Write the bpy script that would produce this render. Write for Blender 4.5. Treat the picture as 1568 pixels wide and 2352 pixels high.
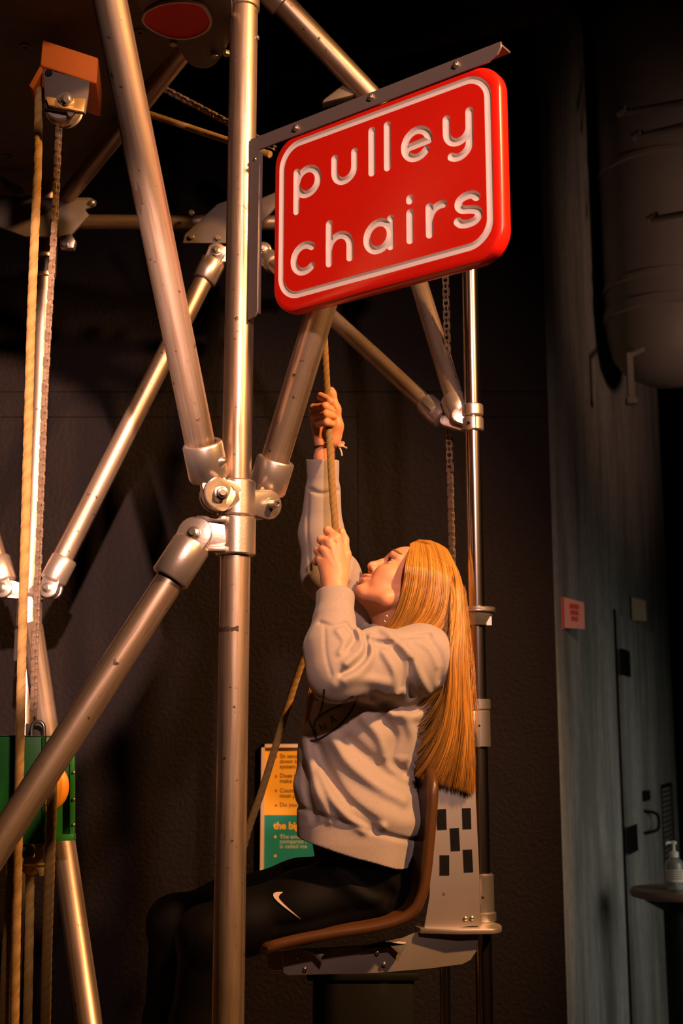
import bpy, bmesh, math, random
import numpy as np
from mathutils import Vector, Matrix, Quaternion
from mathutils.bvhtree import BVHTree

for _o in list(bpy.data.objects):
    bpy.data.objects.remove(_o)
random.seed(7)
np.random.seed(7)
SC = bpy.context.scene
COL = SC.collection

# ------------------------------------------------------------------ camera
FPX = 2800.0                       # focal length in pixels of the 1568 x 2352 frame
PITCH = math.radians(10.5)
CAM = np.array([0.0, 0.0, 1.42])
cd = bpy.data.cameras.new('camera')
cam = bpy.data.objects.new('camera', cd)
COL.objects.link(cam)
cam.location = CAM
cam.rotation_euler = (math.pi / 2 + PITCH, 0, 0)
cd.sensor_fit = 'VERTICAL'
cd.sensor_height = 36.0
cd.lens = 36.0 * FPX / 2352.0
cd.clip_start = 0.05
cd.dof.use_dof = True
cd.dof.focus_distance = 2.6
cd.dof.aperture_fstop = 4.0
SC.camera = cam

# ------------------------------------------------------------------ pixel <-> world
_F = np.array([0, math.cos(PITCH), math.sin(PITCH)])
_U = np.array([0, -math.sin(PITCH), math.cos(PITCH)])
_R = np.array([1.0, 0, 0])


def ray(px, py):
    return _F + (px - 784) / FPX * _R - (py - 1176) / FPX * _U


def P(px, py, Y):
    """world point that the photograph shows at (px, py), standing at distance Y"""
    d = ray(px, py)
    return CAM + d * (Y / d[1])


# ------------------------------------------------------------------ world, lights, exposure
SC.view_settings.view_transform = 'Standard'
SC.view_settings.look = 'None'
SC.view_settings.exposure = 0.4
SC.view_settings.gamma = 1.0
SC.view_settings.use_curve_mapping = False
W = bpy.data.worlds.new('dim_hall')
SC.world = W
W.use_nodes = True
W.node_tree.nodes['Background'].inputs[0].default_value = (0.9, 0.55, 0.42, 1)
W.node_tree.nodes['Background'].inputs[1].default_value = 0.02


def spot(name, loc, target, energy, color, size_deg, blend, radius):
    l = bpy.data.lights.new(name, 'SPOT')
    l.energy = energy
    l.color = color
    l.spot_size = math.radians(size_deg)
    l.spot_blend = blend
    l.shadow_soft_size = radius
    o = bpy.data.objects.new(name, l)
    COL.objects.link(o)
    o.location = loc
    d = Vector(target) - Vector(loc)
    o.rotation_euler = d.to_track_quat('-Z', 'Y').to_euler()
    return o


# theatre-style spotlights of the exhibit hall, then two added fill lights
spot('warm_spotlight', (2.3, 0.5, 3.9), (0.0, 2.55, 1.95), 900, (1.0, 0.48, 0.17), 46, 0.5, 0.09)
spot('rose_spotlight', (0.75, -1.3, 3.3), (-0.08, 2.3, 2.30), 400, (1.0, 0.60, 0.48), 36, 0.9, 0.09)
spot('low_spotlight', (0.3, -1.2, 2.3), P(-150, 1330, 4.0), 1900, (1.0, 0.58, 0.43), 17, 0.18, 0.03)
spot('grey_wall_fill_light', (2.7, 3.3, 1.4), (1.3, 5.0, 0.65), 54, (1.0, 0.97, 0.84), 72, 1.0, 0.8)  # added fill that brightens the lower grey wall, no lamp of the hall
spot('duct_fill_light', (2.9, 2.2, 2.2), (1.62, 4.9, 3.15), 70, (1.0, 0.55, 0.40), 40, 1.0, 0.2)  # added dim amber fill to lift the duct out of black

def V(a):
    return Vector((float(a[0]), float(a[1]), float(a[2])))


# ------------------------------------------------------------------ objects
def tag(o, label, cat, group=None, kind=None):
    if label: o['label'] = label
    if cat: o['category'] = cat
    if group: o['group'] = group
    if kind: o['kind'] = kind
    return o


def thing(name, loc, label, cat, group=None):
    o = bpy.data.objects.new(name, None)
    COL.objects.link(o)
    o.location = V(loc)
    o.empty_display_size = 0.05
    return tag(o, label, cat, group)


def world_loc(o):
    l = Vector((0, 0, 0))
    while o is not None:
        l += o.location
        o = o.parent
    return l


def add(name, me, mat, parent=None, smooth=True, label=None, sharp=40):
    """link mesh data written in world coordinates as one object"""
    o = bpy.data.objects.new(name, me)
    COL.objects.link(o)
    if parent is not None:
        o.parent = parent
        o.location = -world_loc(parent)
    if mat is not None and not me.materials:
        for m in (mat if isinstance(mat, (list, tuple)) else [mat]):
            me.materials.append(m)
    if smooth:
        me.polygons.foreach_set('use_smooth', [True] * len(me.polygons))
        if sharp: me.set_sharp_from_angle(angle=math.radians(sharp))
    if label: o['label'] = label
    return o


def mesh_of(verts, faces, name='m'):
    me = bpy.data.meshes.new(name)
    me.from_pydata([tuple(map(float, v)) for v in verts], [], faces)
    me.update()
    return me


def basis(axis, hint=None):
    z = V(axis).normalized()
    h = V(hint) if hint is not None else (Vector((0, 0, 1)) if abs(z.z) < .9 else Vector((0, 1, 0)))
    x = (h - z * h.dot(z)).normalized()
    y = z.cross(x)
    return x, y, z


class MB:
    """collects vertices and faces of one part"""
    def __init__(s): s.v = []; s.f = []

    def raw(s, vs, fs):
        b = len(s.v)
        s.v += [tuple(map(float, q)) for q in vs]
        s.f += [[i + b for i in g] for g in fs]
        return s

    def lathe(s, p, axis, prof, n=28, hint=None, a0=0.0, a1=2 * math.pi):
        """prof: list of (radius, height along axis)"""
        x, y, z = basis(axis, hint)
        p = V(p)
        full = abs(a1 - a0 - 2 * math.pi) < 1e-6
        m = n if full else n + 1
        vs = []
        for r, h in prof:
            for i in range(m):
                a = a0 + (a1 - a0) * i / n
                vs.append(p + z * h + (x * math.cos(a) + y * math.sin(a)) * max(r, 1e-5))
        fs = []
        for k in range(len(prof) - 1):
            for i in range(n):
                j = (i + 1) % m
                fs.append([k * m + i, k * m + j, (k + 1) * m + j, (k + 1) * m + i])
        if full:
            fs.append([i for i in range(m)][::-1])
            fs.append([(len(prof) - 1) * m + i for i in range(m)])
        return s.raw(vs, fs)

    def cyl(s, a, b, r, n=24, bev=0.0):
        a = V(a); b = V(b); L = (b - a).length
        pr = [(r, 0), (r, L)] if not bev else [(r - bev, 0), (r, bev), (r, L - bev), (r - bev, L)]
        return s.lathe(a, b - a, pr, n)

    def ring(s, a, b, r0, r1, n=28, bev=0.002):
        """a tube collar from a to b with bore r0"""
        a = V(a); b = V(b); L = (b - a).length
        return s.lathe(a, b - a, [(r0, 0), (r1 - bev, 0), (r1, bev), (r1, L - bev), (r1 - bev, L), (r0, L)], n)

    def prism(s, pts, off0, off1):
        """extrude a planar 3-D polygon between two offsets"""
        n = len(pts)
        o0 = V(off0); o1 = V(off1)
        vs = [V(p) + o0 for p in pts] + [V(p) + o1 for p in pts]
        fs = [list(range(n))[::-1], [n + i for i in range(n)]]
        fs += [[i, (i + 1) % n, n + (i + 1) % n, n + i] for i in range(n)]
        return s.raw(vs, fs)

    def box(s, c, ax, ay, az):
        """box from centre and three half vectors"""
        c = V(c); ax = V(ax); ay = V(ay); az = V(az)
        vs = [c + ax * i + ay * j + az * k for i in (-1, 1) for j in (-1, 1) for k in (-1, 1)]
        fs = [[0, 1, 3, 2], [4, 6, 7, 5], [0, 4, 5, 1], [2, 3, 7, 6], [0, 2, 6, 4], [1, 5, 7, 3]]
        return s.raw(vs, fs)

    def tube(s, pts, rad, n=10, flat=None):
        """swept tube along points; rad number or list"""
        pts = [V(p) for p in pts]
        m = len(pts)
        if not isinstance(rad, (list, tuple, np.ndarray)): rad = [rad] * m
        t = [(pts[min(i + 1, m - 1)] - pts[max(i - 1, 0)]).normalized() for i in range(m)]
        x, y, _ = basis(t[0])
        vs = []
        for i in range(m):
            x = (x - t[i] * x.dot(t[i])).normalized()
            y = t[i].cross(x)
            for k in range(n):
                a = 2 * math.pi * k / n
                vs.append(pts[i] + (x * math.cos(a) + y * math.sin(a)) * float(rad[i]))
        fs = [[i * n + k, i * n + (k + 1) % n, (i + 1) * n + (k + 1) % n, (i + 1) * n + k] for i in range(m - 1) for k in range(n)]
        fs += [list(range(n))[::-1], [(m - 1) * n + k for k in range(n)]]
        return s.raw(vs, fs)

    def hexa(s, p, axis, r, h0, h1):
        return s.lathe(p, axis, [(r * .9, h0), (r, h0 + .001), (r, h1 - .001), (r * .85, h1)], 6)

    def build(s, name, mat, parent=None, smooth=True, label=None, sharp=40, bevel=0.0, seg=2):
        me = mesh_of(s.v, s.f, name)
        bm = bmesh.new(); bm.from_mesh(me)
        bmesh.ops.recalc_face_normals(bm, faces=bm.faces[:])
        if bevel:
            es = [e for e in bm.edges if len(e.link_faces) == 2 and e.calc_face_angle(0) > .5]
            bmesh.ops.bevel(bm, geom=es, offset=bevel, segments=seg, profile=.5, affect='EDGES', clamp_overlap=True)
        bm.to_mesh(me); bm.free()
        return add(name, me, mat, parent, smooth, label, sharp)


def catmull(pts, n):
    """resample a polyline smoothly to n points"""
    p = np.array([np.array(q, float) for q in pts])
    if len(p) == 2:
        return [p[0] + (p[1] - p[0]) * t for t in np.linspace(0, 1, n)]
    e = np.vstack([2 * p[0] - p[1], p, 2 * p[-1] - p[-2]])
    out = []
    for t in np.linspace(0, len(p) - 1, n):
        i = min(int(t), len(p) - 2)
        u = t - i
        a, b, c, d = e[i], e[i + 1], e[i + 2], e[i + 3]
        out.append(.5 * ((2 * b) + (c - a) * u + (2 * a - 5 * b + 4 * c - d) * u * u + (3 * b - 3 * c + d - a) * u ** 3))
    return out


def stadium(c0, c1, r, nrm, n=10, r1=None):
    """outline of a rounded strip from c0 to c1 in the plane with normal nrm"""
    c0 = V(c0); c1 = V(c1); nz = V(nrm).normalized()
    d = (c1 - c0); d = (d - nz * d.dot(nz)).normalized()
    e = nz.cross(d)
    pts = []
    for i in range(n + 1):
        a = -math.pi / 2 + math.pi * i / n
        pts.append(c1 + (d * math.cos(a) + e * math.sin(a)) * (r1 or r))
    for i in range(n + 1):
        a = math.pi / 2 + math.pi * i / n
        pts.append(c0 + (d * math.cos(a) + e * math.sin(a)) * r)
    return pts


# ------------------------------------------------------------------ materials
def mat(name, color, rough=.5, metal=0.0, spec=.5, noise=None, bump=None, coat=0.0, streak=None, spots=None, coords='Object', trans=0.0, tint=None, sheen=0.0, sss=0.0):
    """noise=(scale, amount, dark colour)  bump=(scale, strength)  streak=(sx,sy,sz, amount, colour)  spots=(scale, threshold, colour)"""
    m = bpy.data.materials.new(name)
    m.use_nodes = True
    nt = m.node_tree; N = nt.nodes; L = nt.links
    b = N['Principled BSDF']
    b.inputs['Roughness'].default_value = rough
    b.inputs['Metallic'].default_value = metal
    b.inputs['Specular IOR Level'].default_value = spec
    b.inputs['Coat Weight'].default_value = coat
    b.inputs['Transmission Weight'].default_value = trans
    b.inputs['Sheen Weight'].default_value = sheen
    if sss:
        b.inputs['Subsurface Weight'].default_value = sss
        b.inputs['Subsurface Radius'].default_value = (.012, .005, .003)
        b.inputs['Subsurface Scale'].default_value = 1.0
    tc = N.new('ShaderNodeTexCoord')
    col = None

    def rgb(c):
        r = N.new('ShaderNodeRGB'); r.outputs[0].default_value = (*c, 1); return r.outputs[0]

    def mix(fac, a, c):
        x = N.new('ShaderNodeMix'); x.data_type = 'RGBA'
        L.new(fac, x.inputs[0]); L.new(a, x.inputs[6]); L.new(c, x.inputs[7])
        return x.outputs[2]

    def ntex(scale, detail=4, vec=None, rough_=.6):
        t = N.new('ShaderNodeTexNoise'); t.inputs['Scale'].default_value = scale; t.inputs['Detail'].default_value = detail
        t.inputs['Roughness'].default_value = rough_
        L.new(vec if vec is not None else tc.outputs[coords], t.inputs['Vector'])
        return t.outputs['Fac']

    def ramp(v, lo, hi, amount=1.0):
        r = N.new('ShaderNodeMapRange'); r.inputs[1].default_value = lo; r.inputs[2].default_value = hi; r.inputs[4].default_value = amount
        L.new(v, r.inputs[0]); return r.outputs[0]

    col = rgb(color)
    if tint:
        at = N.new('ShaderNodeAttribute'); at.attribute_name = tint; at.attribute_type = 'GEOMETRY'
        mm = N.new('ShaderNodeMix'); mm.data_type = 'RGBA'; mm.blend_type = 'MULTIPLY'; mm.inputs[0].default_value = 1
        L.new(col, mm.inputs[6]); L.new(at.outputs['Color'], mm.inputs[7]); col = mm.outputs[2]
    if noise:
        col = mix(ramp(ntex(noise[0]), .35, .7, noise[1]), col, rgb(noise[2]))
    if streak:
        mp = N.new('ShaderNodeMapping'); mp.inputs['Scale'].default_value = streak[:3]
        L.new(tc.outputs[coords], mp.inputs['Vector'])
        sv = ntex(1.0, 5, mp.outputs['Vector'], .65)
        col = mix(ramp(sv, .43, .62, streak[3]), col, rgb(streak[4]))
        rr = N.new('ShaderNodeMapRange'); rr.inputs[1].default_value = .3; rr.inputs[2].default_value = .75
        rr.inputs[3].default_value = max(rough - .08, .05); rr.inputs[4].default_value = rough + .12
        L.new(sv, rr.inputs[0]); L.new(rr.outputs[0], b.inputs['Roughness'])
    if spots:
        col = mix(ramp(ntex(spots[0], 3), spots[1], spots[1] + .06), col, rgb(spots[2]))
    L.new(col, b.inputs['Base Color'])
    if bump:
        bp = N.new('ShaderNodeBump'); bp.inputs['Strength'].default_value = bump[1]; bp.inputs['Distance'].default_value = bump[2] if len(bump) > 2 else .01
        L.new(ntex(bump[0], 6), bp.inputs['Height']); L.new(bp.outputs[0], b.inputs['Normal'])
    return m


M = {}
M['pipe'] = mat('worn_aluminium_pipe', (.62, .475, .375), .40, .84, noise=(9, .6, (.46, .34, .26)), streak=(95, 95, 3.5, .85, (.24, .16, .11)), spots=(52, .66, (.09, .06, .042)))
M['cast'] = mat('cast_aluminium', (.64, .54, .49), .34, .85, noise=(40, .35, (.52, .44, .40)), bump=(160, .12, .002))
M['chrome'] = mat('polished_steel_rod', (.64, .54, .48), .20, 1.0, noise=(12, .2, (.5, .44, .4)))
M['collar'] = mat('bright_aluminium_collar', (.78, .71, .66), .27, .92)
M['alu'] = mat('brushed_aluminium_plate', (.56, .48, .43), .42, .82, noise=(14, .4, (.48, .42, .38)), bump=(240, .05, .001))
M['bolt'] = mat('zinc_bolt', (.55, .48, .40), .3, .9)
M['dull'] = mat('dull_grey_steel_plate', (.13, .105, .092), .55, .2, noise=(18, .4, (.10, .08, .07)))
M['bracket'] = mat('grey_angle_bracket', (.21, .16, .147), .42, .3, noise=(30, .25, (.17, .135, .12)))
M['red'] = mat('red_sign_plastic', (.84, .016, .006), .27, 0, .5, noise=(90, .15, (.62, .008, .006)))
M['white'] = mat('pale_engraving', (.92, .80, .74), .6)
M['rope'] = mat('braided_tan_rope', (.30, .185, .065), .85, 0, .2, noise=(60, .5, (.22, .125, .04)), bump=(330, .35, .003))
M['yrope'] = mat('twisted_yellow_rope', (.68, .46, .14), .85, 0, .2, noise=(60, .5, (.5, .3, .08)), bump=(330, .3, .003))
M['chain'] = mat('oiled_roller_chain', (.36, .25, .17), .42, .55, noise=(50, .6, (.2, .13, .09)))
M['orange'] = mat('orange_painted_steel', (.80, .20, .03), .5, 0, .3, noise=(20, .3, (.62, .14, .02)))
M['green'] = mat('green_painted_steel', (.02, .16, .025), .4, 0, .4, noise=(15, .3, (.012, .12, .015)))
M['pwheel'] = mat('orange_pulley_wheel', (.85, .33, .03), .5, 0, .3)
M['brass'] = mat('brassy_bracket', (.72, .46, .16), .35, .7)
M['wall'] = mat('black_painted_wall', (.0112, .0076, .0080), .65, 0, .12, noise=(3, .5, (.0066, .0046, .005)), bump=(70, .5, .02), spots=(120, .77, (.05, .04, .037)))
M['ceil'] = mat('black_ceiling', (.012, .010, .010), .8, 0, .2)
M['floor'] = mat('brown_floor', (.26, .18, .13), .5, 0, .3, noise=(6, .4, (.20, .14, .10)))
M['greywall'] = mat('grey_painted_wall', (.36, .355, .32), .7, 0, .25, streak=(6, 6, 1.1, .8, (.15, .155, .14)), noise=(22, .6, (.20, .205, .185)), bump=(70, .15, .006))
M['scuff'] = mat('dark_tape_residue', (.060, .038, .026), .6, 0, .3)
M['black'] = mat('matt_black', (.006, .0055, .0055), .6, 0, .15)
M['tape'] = mat('black_gaffer_tape', (.004, .0035, .004), .6, 0, .12, noise=(60, .3, (.014, .012, .011)))
M['board'] = mat('dark_underside_board', (.15, .12, .10), .7, 0, .2, noise=(24, .5, (.09, .07, .06)), spots=(70, .72, (.14, .11, .09)))
M['shell'] = mat('brown_moulded_plastic', (.088, .036, .012), .36, 0, .42, noise=(30, .3, (.07, .028, .009)))
M['duct'] = mat('galvanised_duct', (.30, .28, .25), .6, .25, noise=(4, .5, (.22, .2, .18)))
M['yellow'] = mat('poster_yellow', (.86, .44, .03), .6)
M['teal'] = mat('poster_teal', (.0, .23, .22), .6)
M['frame'] = mat('poster_frame', (.72, .54, .47), .5)
M['ink'] = mat('poster_dark_ink', (.16, .07, .01), .7)
M['inkr'] = mat('poster_red_bullet', (.55, .10, .02), .7)
M['inky'] = mat('poster_yellow_ink', (.85, .45, .03), .7)
M['inkw'] = mat('poster_pale_ink', (.42, .50, .46), .7)
M['pink'] = mat('pink_paper_tag', (.95, .40, .30), .7)
M['pinkd'] = mat('red_tag_edge', (.75, .09, .05), .7)
M['tan'] = mat('tan_paper_tag', (.60, .46, .27), .7)
M['tabletop'] = mat('brown_table_laminate', (.16, .09, .065), .4)
M['plasticw'] = mat('white_pump_plastic', (.75, .68, .60), .4)
M['gel'] = mat('clear_gel_bottle', (.92, .95, .92), .08, 0, .5, trans=.85)
M['lab'] = mat('bottle_label', (.75, .66, .56), .6)

# ================================================================== the setting
def slab(name, corners, thick, m, parent=None, kind='structure'):
    """a flat wall slab from four corners (front face) and a thickness vector"""
    b = MB(); b.prism(corners, (0, 0, 0), thick)
    o = b.build(name, m, parent, smooth=False)
    if kind and parent is None: o['kind'] = kind
    return o


ZT = 4.6
slab('floor', [(-4, -4, 0), (5, -4, 0), (5, 10, 0), (-4, 10, 0)], (0, 0, -.1), M['floor'])
slab('ceiling', [(-4, -4, ZT), (5, -4, ZT), (5, 10, ZT), (-4, 10, ZT)], (0, 0, .1), M['ceil'])
# black back wall, cast in courses whose joints show as recessed lines
WB = slab('wall_back', [(-4, 4.02, 0), (.70, 4.02, 0), (.70, 4.02, ZT), (-4, 4.02, ZT)], (0, .14, 0), M['wall'])
_z = [0, float(P(150, 958, 4)[2]), float(P(150, 900, 4)[2]), ZT]
for k in range(len(_z) - 1):
    g = .0012
    xs = [-4, -1.7, .70]
    for i in range(len(xs) - 1):
        x0 = xs[i] + (g if i else 0); x1 = xs[i + 1] - (g if i < len(xs) - 2 else 0)
        b = MB(); b.box(((x0 + x1) / 2, 4.01, (_z[k] + _z[k + 1]) / 2), ((x1 - x0) / 2, 0, 0), (0, .01, 0), (0, 0, (_z[k + 1] - _z[k]) / 2 - g))
        b.build('wall_panel', M['wall'], WB, smooth=False)
# a flush access panel in it, behind the seated person
qa, qb = P(822, 905, 4.0), P(1010, 1900, 4.0)
b = MB(); b.prism([(qa[0], 4.0, qb[2]), (qb[0], 4.0, qb[2]), (qb[0], 4.0, qa[2]), (qa[0] + .05, 4.0, qa[2]), (qa[0], 4.0, qa[2] - .05)], (0, -.004, 0), (0, 0, 0)); o = b.build('trim_2', M['wall'], None, smooth=False); o['kind'] = 'structure'
# oblique grey wall that starts at the black wall's end and runs back to the right
GX = lambda Y: 1.166 + .416 * (Y - 5.2)
GD = Vector((.416, 1, 0)).normalized()
GN = Vector((-GD.y, GD.x, 0)) * -1          # faces away to the right-front
GN = Vector((GD.y, -GD.x, 0))
if GN.y > 0: GN = -GN


def G(px, py):
    """point of the grey wall's face seen at a pixel"""
    d = ray(px, py)
    o = np.array([1.166, 5.2, 0]); n = np.array(GN)
    t = ((o - CAM) @ n) / (d @ n)
    return V(CAM + d * t)


gA = Vector((GX(4.05), 4.05, 0)); gB = Vector((GX(6.75), 6.75, 0))
WR = slab('wall_right', [gA, gB, gB + Vector((0, 0, ZT)), gA + Vector((0, 0, ZT))], -GN * .15, M['greywall'])
slab('wall_far', [(-1, 8.6, 0), (5, 8.6, 0), (5, 8.6, ZT), (-1, 8.6, ZT)], (0, .1, 0), M['wall'])
slab('wall_side', [(3.6, -4, 0), (3.6, 8.6, 0), (3.6, 8.6, ZT), (3.6, -4, ZT)], (.1, 0, 0), M['wall'])
slab('wall_left', [(-3.2, -4, 0), (-3.2, 4.02, 0), (-3.2, 4.02, ZT), (-3.2, -4, ZT)], (-.1, 0, 0), M['wall'])
slab('wall_front', [(-3.2, -3.6, 0), (3.6, -3.6, 0), (3.6, -3.6, ZT), (-3.2, -3.6, ZT)], (0, -.1, 0), M['wall'])

# door in the grey wall: leaf with a dark gap, two black hinges, latch, pull handle, louvre grille
dH = Vector((GX(5.2), 5.2, 0)); dE = dH + GD * .93
DTOP = float(G(1392, 1402).z)
b = MB(); b.prism([dH, dE, dE + Vector((0, 0, DTOP)), dH + Vector((0, 0, DTOP))], GN * .001, GN * .022)
DR = b.build('door_1', M['greywall'], None, smooth=False); DR['kind'] = 'structure'
b = MB(); b.prism([dH - GD * .035, dH - GD * .002, dH - GD * .002 + Vector((0, 0, DTOP + .02)), dH - GD * .035 + Vector((0, 0, DTOP + .02))], GN * .001, GN * .006)
b.build('door_gap', M['black'], DR, smooth=False)
for y0, y1 in ((1487, 1548), (1908, 1975)):
    z0 = G(1405, y1).z; z1 = G(1405, y0).z
    b = MB(); b.prism([dH - GD * .03 + Vector((0, 0, z0)), dH + GD * .17 + Vector((0, 0, z0)), dH + GD * .17 + Vector((0, 0, z1)), dH - GD * .03 + Vector((0, 0, z1))], GN * .022, GN * .03)
    b.build('hinge', M['black'], DR, bevel=.002)
p = G(1467, 1827)
b = MB(); b.box(p + GN * .03, GD * .055, GN * .012, (0, 0, .022)); b.build('latch', M['black'], DR, bevel=.003)
hp = [G(1466, 1862) + GN * .02, G(1478, 1868) + GN * .055, G(1482, 1888) + GN * .06, G(1479, 1906) + GN * .055, G(1466, 1914) + GN * .02]
b = MB(); b.tube(catmull(hp, 18), .007, 8); b.build('pull_handle', M['black'], DR)
b = MB()
g0 = dE + GD * .06; g1 = dE + GD * .42
zg0 = float(G(1512, 2036).z); zg1 = float(G(1512, 1812).z)
b.prism([g0 + Vector((0, 0, zg0)), g1 + Vector((0, 0, zg0)), g1 + Vector((0, 0, zg1)), g0 + Vector((0, 0, zg1))], GN * .002, GN * .012)
VG = b.build('trim_3', M['greywall'], None, smooth=False)
VG['kind'] = 'structure'
for k in range(18):
    z = zg0 + (zg1 - zg0) * (k + .7) / 18.4
    b = MB(); b.box((g0 + g1) / 2 + GN * .016 + Vector((0, 0, z)), GD * .165, GN * .004 + Vector((0, 0, -.004)), Vector((0, 0, .0025)))
    b.build('louvre_slat', M['dull'], VG, smooth=False)
b = MB()
for (a0_, a1_, zz0, zz1) in ((-.015, 0, zg0 - .02, zg1 + .02), (.36, .375, zg0 - .02, zg1 + .02)):
    b.prism([g0 + GD * a0_ + Vector((0, 0, zz0)), g0 + GD * a1_ + Vector((0, 0, zz0)), g0 + GD * a1_ + Vector((0, 0, zz1)), g0 + GD * a0_ + Vector((0, 0, zz1))], GN * .002, GN * .02)
for z in (zg0 - .01, zg1 + .01):
    b.prism([g0 + Vector((0, 0, z - .008)), g0 + GD * .36 + Vector((0, 0, z - .008)), g0 + GD * .36 + Vector((0, 0, z + .008)), g0 + Vector((0, 0, z + .008))], GN * .002, GN * .02)
b.build('grille_frame', M['black'], VG, smooth=False)

# ceiling beam
b = MB()
pa = P(430, 195, 3.95); pb = P(1300, -25, 3.0)
b.prism([pa + np.array([0, 0, -.05]), pb + np.array([0, 0, -.05]), pb + np.array([0, 0, .09]), pa + np.array([0, 0, .09])], (0, 0, 0), (.02, .05, 0))
o = b.build('trim_1', M['ceil'], None, smooth=False); o['kind'] = 'structure'

# two paper tags standing off the grey wall
def paper_tag(name, px0, px1, py0, py1, label, m, medge, lines):
    root = thing(name, G(px0, py1) + GN * .03, label, 'paper tag', None)
    z0 = G(px0, py1).z; z1 = G(px0, py0).z
    a = G(px0, (py0 + py1) / 2); a.z = 0
    # the slip is folded: one flap lies on the wall, the larger one stands off it
    b = MB(); b.prism([a + Vector((0, 0, z0 - .006)), a + GD * .03 + Vector((0, 0, z0)), a + GD * .03 + Vector((0, 0, z1)), a + Vector((0, 0, z1))], GN * .001, GN * .006)
    b.build('fold', medge, root, smooth=False)
    d2 = (GD * .75 + GN * .28)
    wv = d2 * .17
    q = a + GD * .012 + GN * .004
    b = MB(); b.prism([q + Vector((0, 0, z0)), q + wv + Vector((0, 0, z0 + .004)), q + wv + Vector((0, 0, z1 - .008)), q + Vector((0, 0, z1))], (0, 0, 0), -d2.cross(Vector((0, 0, 1))).normalized() * .002)
    b.build('flap', m, root, smooth=False)
    nn = d2.cross(Vector((0, 0, 1))).normalized()
    for k in range(lines):
        zz = z1 - (z1 - z0) * (.26 + .2 * k)
        b = MB(); b.box(q + wv * .5 + nn * .002 + Vector((0, 0, zz)), wv * (.22 - .03 * k), nn * .0006, Vector((0, 0, .008)))
        b.build('printed_mark', M['pinkd'], root, smooth=False)


paper_tag('paper_tag', 1289, 1322, 1371, 1441, 'pink folded paper tag on grey wall left of the door', M['pink'], M['pinkd'], 3)
paper_tag('paper_tag', 1446, 1474, 1371, 1423, 'tan folded paper tag on grey wall above the door handle', M['tan'], M['black'], 0)

# big duct with a rounded lower end, and its hanger
root = thing('ventilation_duct', P(1520, 880, 5.0), 'large grey round ventilation duct hanging at upper right', 'duct')
dx = P(1535, 700, 5.0)
zt = ZT - .02
zb = float(P(1535, 885, 5.0)[2]); rr = .27
b = MB(); b.lathe((dx[0], 5.0, zt), (0, 0, -1), [(rr, 0), (rr, zt - zb - .30)], 40); b.build('duct_pipe', M['duct'], root)
b = MB(); b.lathe((dx[0], 5.0, zb + .30), (0, 0, -1), [(rr + .012, -.02), (rr + .012, .02), (rr, .025), (rr * .985, .08), (rr * .9, .17), (rr * .72, .24), (rr * .4, .285), (0.01, .30)], 40); b.build('duct_end_cap', M['duct'], root)
for zz in (zb + .42, zb + .95):
    b = MB(); b.ring((dx[0], 5, zz - .012), (dx[0], 5, zz + .012), rr - .001, rr + .01, 40); b.build('seam_ring', M['duct'], root)
b = MB(); hh = P(1446, 850, 4.72); b.box((hh[0], 4.72, hh[2] - .03), (.012, 0, 0), (0, .012, 0), (0, 0, .10)); b.box((hh[0], 4.72, hh[2] - .13), (.02, 0, 0), (0, .02, 0), (0, 0, .012)); b.tube([(hh[0], 4.72, hh[2] + .06), (hh[0] + .08, 4.82, hh[2] + .12)], .012, 8)
b.build('hanger', M['duct'], root)
for k, (y0, y1) in enumerate(((262, 232), (316, 280), (506, 488))):
    root = thing('conduit_pipe', P(1425, y0, 5.0), ['upper thin conduit pipe crossing high in the right corner', 'middle thin conduit pipe just below the upper conduit', 'lowest thin conduit pipe across the duct at right'][k], 'pipe', 'conduits at upper right')
    b = MB(); b.tube([P(1418 + 35 * k, y0, 4.66), P(1700, y1 - 22, 4.3)], .013, 12); b.build('conduit', M['duct'], root)
    b = MB(); q = P(1418 + 35 * k, y0, 4.66); b.ring(q, q + np.array([.03, -.033, .006]), .012, .018, 16); b.build('coupling', M['duct'], root)

# small table with a hand sanitiser
tY = 4.6
tc_ = P(1552, 2042, tY)
root = thing('pedestal_table', (tc_[0], tY, 0), 'small round brown pedestal table at right edge', 'table')
R_ = .165
b = MB(); b.lathe((tc_[0], tY, tc_[2] - .03), (0, 0, 1), [(R_ - .02, 0), (R_ - .006, .004), (R_, .014), (R_, .022), (R_ - .006, .03)], 40); b.build('table_top', M['tabletop'], root)
b = MB(); b.lathe((tc_[0], tY, tc_[2] - .075), (0, 0, 1), [(.05, 0), (R_ - .05, .035), (R_ - .04, .045)], 32); b.build('top_support', M['black'], root)
b = MB(); b.cyl((tc_[0], tY, .03), (tc_[0], tY, tc_[2] - .07), .048, 28); b.build('column', M['black'], root)
b = MB(); b.lathe((tc_[0], tY, 0), (0, 0, 1), [(.20, 0), (.20, .012), (.16, .022), (.06, .035), (.05, .05)], 32); b.build('base', M['black'], root)
sx = P(1548, 2048, tY)
root = thing('sanitizer_bottle', (sx[0], tY - .02, tc_[2]), 'clear pump bottle of hand sanitizer on the pedestal table', 'bottle')
c0 = (sx[0], tY - .02, tc_[2])
b = MB(); b.lathe(c0, (0, 0, 1), [(.028, 0), (.033, .004), (.034, .02), (.034, .085), (.030, .10), (.016, .112), (.013, .118)], 28); b.build('bottle_body', M['gel'], root)
b = MB(); b.lathe(c0, (0, 0, 1), [(.0345, .03), (.0345, .072)], 28, a0=0, a1=math.pi * 1.2, hint=(-1, -.2, 0)); b.build('bottle_label', M['lab'], root)
b = MB()
for k in range(4): b.lathe((c0[0], c0[1], c0[2] + .04 + .008 * k), (0, 0, 1), [(.0349, 0), (.0349, .003)], 16, a0=.4, a1=1.6 + .1 * (k % 2), hint=(-.9, -.5, 0))
b.build('label_print', M['ink'], root)
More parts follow.
